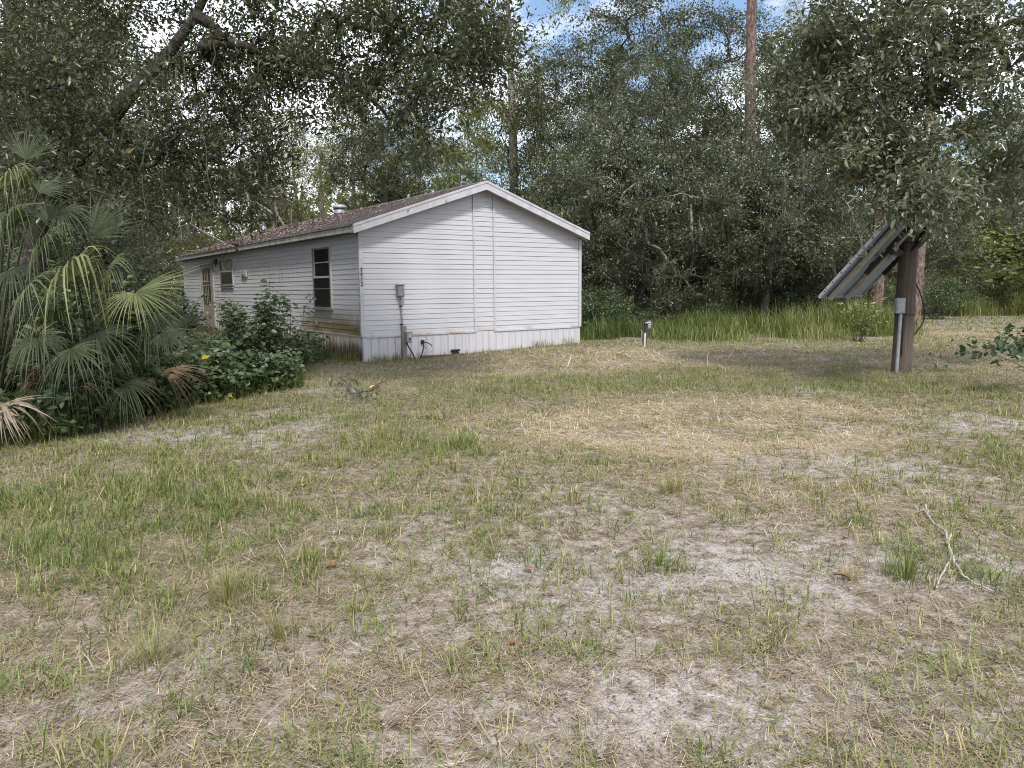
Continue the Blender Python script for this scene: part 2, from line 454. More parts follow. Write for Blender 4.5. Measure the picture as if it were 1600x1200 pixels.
def wood_mat(name, c0, c1, sx=26, sz=1.3):
    m, n, b = nmat(name)
    t = n.nodes.new('ShaderNodeTexCoord'); mp_ = n.nodes.new('ShaderNodeMapping'); mp_.inputs['Scale'].default_value = (sx, sx, sz)
    n.links.new(t.outputs['Object'], mp_.inputs['Vector']); a = noise(n, 1, 6, .65, mp_.outputs[0]); a2 = noise(n, 2.2, 4, .6, t.outputs['Object'])
    r = ramp(n, a.outputs[0], [(.3, c0), (.68, c1)])
    n.links.new(mixc(n, mrange(n, a2.outputs[0], .45, .7, 0, .5), r.outputs[0], tuple(x * .45 for x in c0)), b.inputs['Base Color'])
    b.inputs['Roughness'].default_value = .88; bump(n, b, a.outputs[0], .5, .02)
    return m
M['pole'] = wood_mat('weathered_pole', (.042, .034, .027), (.138, .106, .082))
M['post'] = wood_mat('grey_post', (.11, .10, .075), (.25, .23, .19))
M['twig'] = flat('bleached_wood', (.42, .38, .35), .8, 0, .35, 20)
M['twig_dark'] = flat('dark_twig', (.10, .075, .06), .9, 0, .4, 20)
M['petiole'] = flat('palm_petiole', (.06, .065, .025), .5, 0, .3)
M['stem'] = flat('shrub_stem', (.075, .07, .042), .7, 0, .4)

# ------------------------------------------------------------------ house frame (needed by the ground too)
HA = np.array([-3.402, 16.742]); HYAW = 0.6176; HW = 6.54; HL = 18.2
HU = np.array([math.cos(HYAW), math.sin(HYAW)]); HV = np.array([-math.sin(HYAW), math.cos(HYAW)])
def in_house(x, y, m=0.0):
    d = np.stack([np.asarray(x) - HA[0], np.asarray(y) - HA[1]], -1)
    u = d @ HU; v = d @ HV
    return (u > -m) & (u < HW + m) & (v > -m) & (v < HL + m)

# thicket edge on the left (ground line of the bushes)
TH = [gp(-120, 760), gp(0, 705), gp(110, 690), gp(250, 648), gp(330, 632), gp(470, 608), gp(475, 575)]
THX = np.array([p.x for p in TH]); THY = np.array([p.y for p in TH])
def thicket(x, y, soft=0.5):
    """>0 inside the brush on the left"""
    x = np.asarray(x, float); y = np.asarray(y, float)
    edge = np.interp(y, THY[np.argsort(THY)], THX[np.argsort(THY)])
    d = edge - x
    d = np.where(y < THY.min(), -7.2 - x + (y - THY.min()) * 0.4, d)
    return ss(d / soft + .5) * (y < 40)
def tallband(x, y):
    """>0 inside the tall grass along the wood"""
    x = np.asarray(x, float); y = np.asarray(y, float)
    e = np.interp(x, [1.5, 2.2, 5.2, 8.6, 10.5, 12.0, 12.6, 13.2], [21.2, 20.4, 20.0, 20.3, 20.4, 21.0, 23.5, 60])
    e = e + 1.3 * (fbm(x * .7, x * .2 + 3, 61, 2) - .5)
    a = ss((y - e) / 2.2 + .4)
    e2 = np.interp(x, [13, 16, 22, 40], [38, 36, 35, 28])
    return np.maximum(a * (x > 1.4), ss((y - e2) / 1.0 + .5) * (x > 12.5))
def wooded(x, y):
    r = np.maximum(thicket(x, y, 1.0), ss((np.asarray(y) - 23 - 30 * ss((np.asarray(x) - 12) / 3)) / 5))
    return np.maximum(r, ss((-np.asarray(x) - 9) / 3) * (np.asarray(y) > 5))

BARE = [(1020, 1090, .45, .8), (560, 1010, .35, .5), (960, 895, .5, .6), (1330, 720, .55, .7), (620, 1130, .4, .5), (450, 655, .8, 1), (180, 682, .5, 1),
        (345, 680, .6, 1), (1500, 660, 1.0, .8), (1150, 850, .6, .5), (1450, 745, .6, .7), (1240, 608, .8, .9), (510, 605, .8, 1), (1330, 592, .6, .6),
        (1190, 900, .5, .7), (720, 800, .6, .5), (1490, 900, .5, .6), (930, 960, .4, .6), (640, 890, .4, .45), (1150, 720, .6, .5), (780, 900, .4, .5), (1560, 1060, .4, .5),
        (250, 1050, .35, .5), (1000, 780, .5, .45), (1130, 1120, .35, .6), (420, 700, .5, .6)]
GREEN = [(90, 800, 1.3, 1), (250, 790, .9, .6), (700, 695, .55, 1), (640, 690, .5, .6), (900, 598, 1.5, .9), (1100, 600, 1.5, .7), (1300, 598, 1.5, .6), (760, 620, 1.2, .5), (1420, 880, .3, .8), (1030, 870, .3, .6),
         (300, 830, .6, .5), (930, 720, .5, .3), (1450, 610, 1.2, .7), (520, 650, .8, .4), (700, 640, .8, .4), (1580, 720, .7, .5), (60, 900, .5, .5), (1400, 640, .9, .4),
         (160, 740, .8, .5), (420, 620, .6, .5), (330, 640, .6, .5), (560, 790, .5, .3), (870, 830, .5, .3)]
DRY = [(1090, 655, 1.5, 1.2), (1000, 670, 1.2, .8), (1180, 690, .8, .8), (1230, 640, 1.3, .7), (1150, 560, 2.2, .6), (950, 556, 2.0, .6), (1450, 560, 2.0, .5), (1500, 520, 3, .8), (760, 580, 1.6, .7), (1280, 760, .8, .4)]
def blobs(tab, x, y):
    s = np.zeros(np.shape(x))
    for px, py, r, k in tab:
        p = gp(px, py)
        s = s + k * np.exp(-(((x - p.x) / (r * 1.25)) ** 2 + ((y - p.y) / r) ** 2))
    if tab is DRY: s = s * (.25 + 1.5 * ss((fbm(np.asarray(x) * 1.6, np.asarray(y) * 1.6, 83, 3) - .25) / .5))
    return np.clip(s, 0, 1.2)

# ------------------------------------------------------------------ ground
def ground():
    xs = np.unique(np.concatenate([np.linspace(-400, -40, 10), np.linspace(-40, -8, 40), np.arange(-8, 12.01, .15), np.linspace(12, 40, 40), np.linspace(40, 400, 10)]))
    ys = np.unique(np.concatenate([np.linspace(-300, -10, 8), np.linspace(-10, 1, 20), np.arange(1, 22, .15), np.linspace(22, 50, 50), np.linspace(50, 500, 12)]))
    X, Y = np.meshgrid(xs, ys); Z = G(X, Y)
    V = np.stack([X, Y, Z], -1).reshape(-1, 3)
    nx, ny = len(xs), len(ys)
    i = (np.arange(ny - 1)[:, None] * nx + np.arange(nx - 1)[None]).ravel()
    me = make_mesh('ground', V, [np.stack([i, i + 1, i + nx + 1, i + nx], 1)], M['ground'], smooth=True)
    fx, fy = V[:, 0], V[:, 1]
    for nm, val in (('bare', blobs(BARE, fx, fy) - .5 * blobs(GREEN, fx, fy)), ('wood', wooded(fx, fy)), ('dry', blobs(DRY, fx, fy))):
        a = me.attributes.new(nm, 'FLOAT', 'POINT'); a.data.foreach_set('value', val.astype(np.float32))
    tag(obj('ground', me), 'sandy yard with sparse grass, straw and bare patches', None, None, 'structure')
ground()

# ------------------------------------------------------------------ the mobile home
def house():
    root = thing('mobile_home', 'white vinyl sided mobile home with low gable roof and stained skirting', 'mobile home', (HA[0], HA[1], 0), HYAW)
    APX, APZ, SL = 3.30, 4.25, .337
    zs, ze, CH = .595, 2.955, .118
    roof_z = lambda u: APZ - SL * abs(u - APX)
    # inner walls behind the boards
    bm = bmesh.new()
    add_prism(bm, [(0.03, .03, .05), (HW - .03, .03, .05), (HW - .03, .03, ze), (APX, .03, roof_z(APX) - .14), (0.03, .03, ze)], (0, HL - .06, 0))
    obj('wall', bm, root, M['vinyl_side'])
    # one lapped board: lip at the bottom, tucked under the one above; thickness runs outward
    rnd = random.Random(4)
    def board(axis, a, b, z0, z1, at0, mat, cut=None):
        """axis 'u' on the gable (outward -v), 'v' on the long side (outward -u); cut(z)->(a,b) trims the ends to the rake"""
        prof = [(.0, z0), (.0145, z0 + .003), (.0135, z0 + .022), (.009, z0 + .058), (.0105, z0 + .064), (.004, z1 - .002), (.0, z1 + .006)]
        V = []; m = 5
        wz = [rnd.gauss(0, .0013) for _ in range(m)]; wo = [rnd.gauss(0, .0012) for _ in range(m)]
        for o, zz in prof:
            aa, bb = (a, b) if cut is None else cut(zz, a, b)
            for j in range(m):
                t = aa + (bb - aa) * j / (m - 1); oo = at0 - o - (wo[j] if o > 0 else 0); zj = zz + (wz[j] if 0 < o else 0)
                V.append((t, oo, zj) if axis == 'u' else (oo, t, zj))
        k = len(prof)
        F = [(m * i + j, m * i + j + 1, m * i + m + j + 1, m * i + m + j) for i in range(k - 1) for j in range(m - 1)]
        if axis == 'v': F = [f[::-1] for f in F]
        me = bpy.data.meshes.new('siding_board'); me.from_pydata(V, [], F + [tuple(range(0, m * k, m)), tuple(range(m - 1, m * k, m))[::-1]])
        me.materials.append(mat)
        return link(bpy.data.objects.new('siding_board', me), root)
    n = int(round((APZ - zs) / CH)) + 1
    segs = [(.085, 3.035), (3.085, 3.635), (3.685, HW - .07)]
    rnd = random.Random(4)
    for i in range(n):
        z0 = zs + i * CH; z1 = z0 + CH
        for a, b in segs:
            def cut(z, a, b):
                lim = (roof_z(APX) - .10 - z) / SL
                lo, hi = max(a, APX - lim), min(b, APX + lim)
                c_ = min(max(APX, a), b)
                return (lo, hi) if hi > lo else (c_ - 5e-5, c_ + 5e-5)
            lo, hi = cut(z0, a, b)
            if hi - lo < .02: continue
            o = board('u', a, b, z0, z1, 0.03, M['vinyl'], cut)
            o.location = (0, rnd.uniform(-.002, .0015), rnd.uniform(-.0015, .0015))
    # openings on the long side: v0, v1, z0, z1
    wins = [(1.735, 2.90, zs + 5 * CH, zs + 18 * CH - .02), (10.45, 12.0, zs + 10.6 * CH, zs + 18 * CH)]
    door_r = (13.05, 14.95, .3, 2.74)
    for i in range(20):
        z0 = zs + i * CH; z1 = z0 + CH; zc = (z0 + z1) / 2
        cuts = sorted([(w[0] - .02, w[1] + .02) for w in wins if w[2] < zc < w[3]] + ([(door_r[0], door_r[1])] if zc < door_r[3] else []))
        cuts = sorted(cuts); p = .085
        for c0, c1 in cuts + [(HL - .08, HL)]:
            q = p
            while q < c0 - .01:                               # joints between lengths
                e = c0 if c0 - q < 5.2 else q + 3.6 + (i % 3) * .5
                o = board('v', q, e - .003, z0, z1, .03, M['vinyl_side'])
                o.location = (rnd.uniform(-.002, .0015), 0, rnd.uniform(-.0015, .0015))
                q = e
            p = c1
    # corner posts and the two vertical seam strips
    def part(name, lo, hi, mat, bev=.004, parent=root, label=None):
        o = obj(name, box(lo, hi, bev), parent, mat)
        if label: o['label'] = label
        return o
    part('corner_post', (-.012, -.012, zs - .01), (.082, .028, ze + .02), M['trim'])
    part('corner_post', (-.010, .030, zs - .01), (.028, .082, ze + .02), M['fascia'])
    part('corner_post', (HW - .068, -.012, zs - .01), (HW + .012, .08, ze + .02), M['trim'])
    part('seam_strip', (3.037, -.008, zs - .03), (3.083, .03, roof_z(3.05) - .13), M['trim'])
    part('seam_strip', (3.637, -.008, zs - .035), (3.683, .03, roof_z(3.68) - .13), M['trim'])
    # lower starter strips, the left one sagging a little
    def strip(u0, u1, z0, z1):
        bm = bmesh.new(); add_prism(bm, [(u0, -.002, z0 - .03), (u1, -.002, z1 - .03), (u1, -.002, z1 + .012), (u0, -.002, z0 + .012)], (0, .02, 0))
        obj('starter_strip', bm, root, M['vinyl'])
    strip(.085, 2.30, zs - .012, zs - .003); strip(2.302, 3.03, zs + .003, zs - .002); strip(3.70, HW - .07, zs - .006, zs - .002)
    # skirting panels, ribbed
    def skirt(axis, a, b, top, mat):
        prof = [(0, 0), (.10, 0), (.115, .016), (.145, .016), (.16, 0), (.98, 0)]
        w = b - a; V = []
        for t, o in prof:
            for z in (-.12, top):
                V.append((a + t * w, .02 - o, z) if axis == 'u' else (.02 - o, a + t * w, z))
        F = [(2 * i, 2 * i + 2, 2 * i + 3, 2 * i + 1) for i in range(len(prof) - 1)]
        if axis == 'v': F = [f[::-1] for f in F]
        me = bpy.data.meshes.new('skirting_panel'); me.from_pydata(V, [], F); me.materials.append(mat)
        link(bpy.data.objects.new('skirting_panel', me), root)
    npan = 32
    for k in range(npan): skirt('u', .01 + k * (HW - .02) / npan, .01 + (k + 1) * (HW - .02) / npan, zs - .012, M['skirt'])
    nv = 80
    for k in range(nv): skirt('v', .01 + k * (HL - .02) / nv, .01 + (k + 1) * (HL - .02) / nv, zs - .012, M['skirt_dirty'])
    part('skirting_rail', (-.004, .0, zs - .018), (.022, HL, zs + .006), M['fascia'], .002)
    # windows
    def window(v0, v1, z0, z1, railz, big):
        fr = bmesh.new()
        f = .045
        for lo, hi in (((-.02, v0, z0), (.03, v0 + f, z1)), ((-.02, v1 - f, z0), (.03, v1, z1)), ((-.021, v0 + f, z1 - f), (.03, v1 - f, z1)), ((-.021, v0 + f, z0), (.03, v1 - f, z0 + f))):
            add_box(fr, lo, hi, .004)
        w = obj('window', fr, root, M['frame'])
        obj('sill', box((-.05, v0 - .03, z0 - .035), (.03, v1 + .03, z0 - .002), .005), w, M['frame'])
        obj('meeting_rail', box((-.016, v0 + f, railz - .025), (.02, v1 - f, railz + .025), .004), w, M['rail'])
        obj('pane', box((.004, v0 + f, railz + .025), (.012, v1 - f, z1 - f)), w, M['pane'])
        obj('pane', box((-.004, v0 + f, z0 + f), (.004, v1 - f, railz - .025)), w, M['screen'])
        if big:
            obj('glazing_bar', box((-.004, v0 + f, z1 - .38), (.006, v1 - f, z1 - .355), .002), w, M['rail'])
            obj('glazing_bar', box((-.010, v0 + f, railz - .30), (-.0045, v1 - f, railz - .28), .002), w, M['frame'])
            obj('jamb_liner', box((-.006, v1 - f - .09, railz + .026), (.006, v1 - f, z1 - f), .002), w, M['door'])
        else:
            obj('sill_apron', box((-.03, v0, z0 - .10), (.03, v1, z0 - .036), .004), w, M['fascia'])
        for lo, hi in (((-.008, v0 - .03, z0), (.03, v0 - .001, z1 + .03)), ((-.008, v1 + .001, z0), (.03, v1 + .03, z1 + .03)), ((-.009, v0, z1 + .001), (.03, v1, z1 + .03))):
            obj('casing', box(lo, hi, .003), w, M['vinyl_side'])
    window(*wins[0], 1.97, True); window(*wins[1], 2.32, False)
    # door with a barred glass light
    dv0, dv1, dz0, dz1 = door_r
    d = obj('door', box((-.005, dv0 + .14, dz0), (.03, dv1 - .14, dz1 - .12), .004), root, M['door'])
    obj('pane', box((-.014, dv0 + .50, 1.15), (-.007, dv1 - .38, 2.5)), d, M['pane'])
    for k in range(1, 4): obj('glazing_bar', box((-.028, dv0 + .5 + k * (1.02 / 4) - .018, 1.15), (-.015, dv0 + .5 + k * (1.02 / 4) + .018, 2.5), .003), d, M['door'])
    for z in (1.5, 1.85, 2.0): obj('glazing_bar', box((-.033, dv0 + .5, z - .018), (-.0285, dv1 - .38, z + .018), .002), d, M['door'])
    for lo, hi in (((-.02, dv0, dz0), (.03, dv0 + .13, dz1)), ((-.02, dv1 - .13, dz0), (.03, dv1, dz1)), ((-.022, dv0 + .13, dz1 - .11), (.03, dv1 - .13, dz1))):
        obj('door_frame', box(lo, hi, .004), d, M['fascia'])
    # dryer vent plate, outlets, red porch lamp
    w = part('wall_vent', (-.03, 8.75, 2.09), (.02, 9.4, 2.32), M['fascia'], .01, label='small square vent plate on the long wall')
    obj('vent_hood', box((-.055, 8.92, 2.13), (-.031, 9.22, 2.27), .02), w, M['door'])
    for v, z in ((.36, .82), (2.80, .80)): part('outlet_box', (-.03, v - .06, z - .05), (.02, v + .06, z + .05), M['greybox'], .008)
    pl = part('porch_light', (-.07, 12.42, 2.60), (.02, 12.62, 2.80), M['rust'], .02)
    obj('lamp_shade', box((-.09, 12.46, 2.52), (-.02, 12.58, 2.599), .015), pl, M['greybox'])
    # roof: deck, overlapping shingle courses, trim, ridge caps
    u0, u1, v0, v1 = -.20, HW + .09, -.24, HL + .2
    bm = bmesh.new()
    add_prism(bm, [(u0, v0 + .02, roof_z(u0) - .09), (APX, v0 + .02, roof_z(APX) - .09), (u1, v0 + .02, roof_z(u1) - .09), (u1, v0 + .02, roof_z(u1) - .012), (APX, v0 + .02, roof_z(APX) - .012), (u0, v0 + .02, roof_z(u0) - .012)], (0, v1 - v0 - .04, 0))
    roof = obj('roof', bm, root, M['shingle'])
    V = []; F = []
    rg = np.random.default_rng(3)
    for sgn, ue in ((-1, u0 - .02), (1, u1 + .02)):
        L = abs(ue - APX); nc = 26
        for c in range(nc):
            a = c * L / nc; b_ = (c + 1) * L / nc + .01
            nt_ = 56; base = len(V)
            ed = np.linspace(v0, v1, nt_ + 1) + (c % 2) * .12
            for t in range(nt_):
                y0, y1 = max(ed[t], v0), min(ed[t + 1] - .006, v1)
                if y1 <= y0: continue
                lift = .012 + rg.random() * .006
                ua, ub = APX + sgn * a, APX + sgn * b_
                k = len(V)
                V += [(ua, y0, roof_z(ua) + .001), (ua, y1, roof_z(ua) + .001), (ub, y1, roof_z(ub) + lift), (ub, y0, roof_z(ub) + lift),
                      (ub, y1, roof_z(ub) - .004), (ub, y0, roof_z(ub) - .004)]
                f = [(k, k + 1, k + 2, k + 3), (k + 3, k + 2, k + 4, k + 5)]
                F += f if sgn > 0 else [q[::-1] for q in f]
    me = make_mesh('roof_shingles', np.array(V), [np.array(F)], M['shingle'])
    tag(obj('roof_shingles', me, roof), None, None, None, 'stuff')
    bm = bmesh.new()
    add_prism(bm, [(APX - .14, v0, roof_z(APX - .14) + .016), (APX, v0, APZ + .03), (APX + .14, v0, roof_z(APX + .14) + .016)], (0, v1 - v0, 0))
    obj('ridge_cap', bm, roof, M['shingle'])
    # rake trim on the gable: two sloping boards, with a return at the lower end, plus soffit
    for sgn, ue, lbl in ((-1, u0 - .015, 'rake board with rusty lower end'), (1, u1 + .015, None)):
        bm = bmesh.new()
        def z_(u): return roof_z(u)
        add_prism(bm, [(APX, v0, z_(APX) + .010), (ue, v0, z_(ue) + .010), (ue, v0, z_(ue) - .185), (APX, v0, z_(APX) - .195)][::sgn], (0, .025, 0))
        o = obj('rake_board', bm, root, M['trim'])
        bm = bmesh.new()
        add_prism(bm, [(APX, v0 - .012, z_(APX) + .020), (ue, v0 - .012, z_(ue) + .020), (ue, v0 - .012, z_(ue) - .035), (APX, v0 - .012, z_(APX) - .035)][::sgn], (0, .011, 0))
        obj('drip_edge', bm, root, M['trim'])
        bm = bmesh.new()
        add_prism(bm, [(APX, v0 + .026, z_(APX) - .175), (ue, v0 + .026, z_(ue) - .165), (ue, v0 + .026, z_(ue) - .155), (APX, v0 + .026, z_(APX) - .165)][::sgn], (0, .245, 0))
        obj('soffit', bm, root, M['fascia'])
    # eave fascia and gutter-like drip along the long side
    ze_ = roof_z(u0)
    obj('eave_fascia', box((u0 - .004, v0 + .027, ze_ - .15), (u0 + .02, v1, ze_ + .004), .004), root, M['fascia'])
    obj('eave_soffit', box((u0 + .021, v0 + .3, ze_ - .14), (.0, v1, ze_ - .125), .003), root, M['fascia'])
    obj('eave_fascia', box((u1 - .02, v0 + .027, roof_z(u1) - .15), (u1 + .004, v1, roof_z(u1) + .004), .004), root, M['trim'])
    # roof furniture, on the near slope
    def lathe(prof, x, y, z, mat, par, name, sides=14):
        a = np.arange(sides) * 2 * np.pi / sides; V = []
        for r, h in prof:
            V.append(np.stack([x + r * np.cos(a), y + r * np.sin(a), np.full(sides, z + h)], 1))
        V = np.concatenate(V); k = len(prof)
        i = np.arange(k - 1)[:, None] * sides; j = np.arange(sides)[None]; j2 = (j + 1) % sides
        Q = np.stack([i + j, i + j2, i + sides + j2, i + sides + j], -1).reshape(-1, 4)
        return obj(name, make_mesh(name, V, [Q], mat, smooth=True), par)
    def on_roof(px, py):                                   # where that spot of the near slope is, in house coordinates
        r = ray(px, py); o = np.array([0, 0, CAM_H]); A3 = np.array([HA[0], HA[1], 0])
        U3 = np.array([*HU, 0]); N = np.array([-SL * HU[0], -SL * HU[1], 1.0]); P0 = A3 + U3 * APX + np.array([0, 0, APZ])
        t = ((P0 - o) @ N) / (r @ N); P = o + t * r - A3
        return P @ U3, P[:2] @ HV, P[2]
    x, y, z = on_roof(412, 356)
    f = lathe([(.20, -.06), (.16, .02), (.10, .14), (.10, .52), (.001, .53)], x, y, z, M['galv'], roof, 'flue_pipe')
    lathe([(.105, .36), (.13, .37), (.13, .42), (.105, .43)], x, y, z, M['steel_dark'], f, 'flue_collar')
    lathe([(.02, .53), (.19, .56), (.19, .64), (.13, .70), (.001, .72)], x, y, z, M['trim'], f, 'flue_cap')
    x, y, z = on_roof(531, 331)
    f = lathe([(.24, -.06), (.22, .05), (.20, .10), (.001, .11)], x, y, z, M['galv'], roof, 'roof_vent')
    lathe([(.15, .10), (.27, .13), (.26, .20), (.18, .255), (.001, .27)], x, y, z, M['galv'], f, 'vent_cap')
    x, y, z = on_roof(463, 356)
    f = lathe([(.12, -.04), (.06, .03), (.055, .30), (.001, .30)], x, y, z, M['steel_dark'], roof, 'plumbing_stack')
    x, y, z = on_roof(351, 377)
    f = lathe([(.12, -.04), (.06, .03), (.055, .22), (.001, .22)], x, y, z, M['steel_dark'], roof, 'plumbing_stack')
    # house number, one digit a part
    for k, ch in enumerate('7862'):
        c = bpy.data.curves.new('house_number', 'FONT'); c.body = ch; c.size = .125; c.extrude = .003; c.offset = .0035; c.align_x = 'CENTER'
        c.materials.append(M['number'])
        tmp = bpy.data.objects.new('digit_curve', c); me = bpy.data.meshes.new_from_object(tmp); bpy.data.objects.remove(tmp)
        me.name = 'house_number'
        o = link(bpy.data.objects.new('house_number', me), root)
        o.rotation_euler = (R(90), 0, 0); o.location = (.036, -.0165, 2.045 - k * .103)
    # leaf litter on the roof
    n = 7000
    rg = np.random.default_rng(11)
    v = v0 + (v1 - v0) * rg.random(n) ** .62; s = rg.random(n); keep = rg.random(n) < (.25 + .75 * ss((v - 2) / 8)) * (.5 + .9 * fbm(v * .9, s * 3, 4, 2))
    v, s = v[keep], s[keep]; u = APX - s * (APX - u0); n = len(v)
    P = np.stack([u, v, APZ - SL * (APX - u) + .022 + .01 * rg.random(n)], 1)
    a = rg.random(n) * 6.283; D = np.stack([np.cos(a), np.sin(a), np.cos(a) * SL + rg.normal(0, .2, n)], 1)
    N = np.array([-SL, 0, 1.0]) + rg.normal(0, .25, (n, 3))
    V, T, vv = leaves(P, D, N, rg.uniform(.06, .13, n), rg.uniform(.03, .055, n), .2, rg.random(n))
    tag(obj('roof_leaves', make_mesh('roof_leaves', V, [T], M['litter'], vv), roof), None, None, None, 'stuff')
    return root
house()
exec_after = None

def hloc(u, v, z):
    p = HA + HU * u + HV * v
    return Vector((p[0], p[1], z))

# ------------------------------------------------------------------ utilities by the gable
def utilities():
    g = lambda u, v=-.1: float(G(*hloc(u, v, 0)[:2]))
    # grey box with conduit
    t = thing('electric_box', 'grey electric box on the gable with thin conduit running down', 'electric box', hloc(.96, 0, g(.96)), HYAW)
    z = 1.62 - g(.96)
    obj('enclosure', box((-.085, -.12, z - .135), (.085, -.013, z + .12), .012), t, M['greybox'])
    obj('lid', box((-.10, -.135, z + .12), (.10, -.008, z + .145), .006), t, M['greybox'])
    obj('cover', box((-.07, -.128, z - .12), (.07, -.1205, z + .105), .003), t, M['greybox'])
    T = Tubes(); T.add([(.015, -.05, z - .13), (.02, -.048, .9), (.025, -.045, .35), (.03, -.06, -.05)], .017, 8, cap=False)
    obj('conduit', T.mesh('conduit', M['greybox']), t)
    for zz in (.82, 1.25): obj('conduit_clamp', box((-.012, -.07, zz - .018), (.056, -.012, zz + .018), .004), t, M['steel_dark'])
    # wooden post with meter
    t = thing('service_post', 'short weathered wooden post with grey disconnect box beside the gable', 'post', hloc(.875, -.35, g(.875, -.35)), HYAW)
    obj('post', box((-.055, -.05, -.1), (.055, .05, .80), .008), t, M['post'])
    b = obj('disconnect_box', box((.0, -.15, .42), (.14, -.052, .67), .01), t, M['greybox'])
    obj('cover', box((.012, -.158, .45), (.128, -.1505, .64), .003), b, M['galv'])
    obj('label_plate', box((.04, -.162, .55), (.095, -.1585, .60), .001), b, M['trim'])
    obj('breaker_handle', box((.05, -.172, .48), (.09, -.1585, .53), .006), b, M['black'])
    T = Tubes(); T.add([(.03, -.1, .42), (.05, -.12, .33), (.12, -.15, .2), (.22, -.14, .02), (.25, -.12, -.06)], .016, 8, cap=False)
    obj('cable', T.mesh('cable', M['black']), t)
    T = Tubes(); T.add([(-.02, 0, .79), (-.02, -.01, 1.0), (-.01, -.02, 1.06), (.02, -.04, 1.09)], .006, 6)
    obj('wire', T.mesh('wire', M['greybox']), t)
    # black water hose coming out of the skirting
    t = thing('black_hose', 'black bent pipe poking from the skirting right of the post', 'pipe', hloc(1.55, 0, g(1.55)), HYAW)
    T = Tubes(); T.add([(-.28, -.35, .0), (-.18, -.28, .10), (-.06, -.17, .27), (.0, -.06, .37), (.0, .02, .375)], .017, 8, cap=False)
    obj('lower_bend', T.mesh('lower_bend', M['black']), t)
    T = Tubes(); T.add([(.0, -.04, .375), (.09, -.09, .35), (.18, -.12, .29), (.20, -.12, .2), (.18, -.12, .12)], .012, 8, cap=False)
    obj('upper_bend', T.mesh('upper_bend', M['black']), t)
    obj('flange', box((-.045, -.03, .325), (.045, .012, .42), .012), t, M['black'])
    # dark fitting on the ground
    t = thing('pipe_fitting', 'small black pipe fitting on the ground against the skirting', 'pipe fitting', hloc(2.36, -.18, g(2.36, -.18)), HYAW)
    obj('fitting_body', box((-.08, -.05, -.02), (.08, .05, .10), .02), t, M['black'])
    obj('fitting_cap', box((-.11, -.06, .101), (.11, .06, .14), .012), t, M['steel_dark'])
    T = Tubes(); T.add([(0, .03, .07), (.0, .2, .07)], .03, 8, cap=False)
    obj('stub_pipe', T.mesh('stub_pipe', M['black']), t)
    # dark plank of debris lying along the skirting
    t = obj('plank', box((-.62, -.05, 0), (.62, .05, .045), .006), None, M['twig_dark'])
    t.location = hloc(1.95, -.3, g(1.95, -.3) + .005); t.rotation_euler = (0.05, .02, HYAW + .03)
    tag(t, 'dark rotten plank lying along the foot of the gable', 'plank')
utilities()

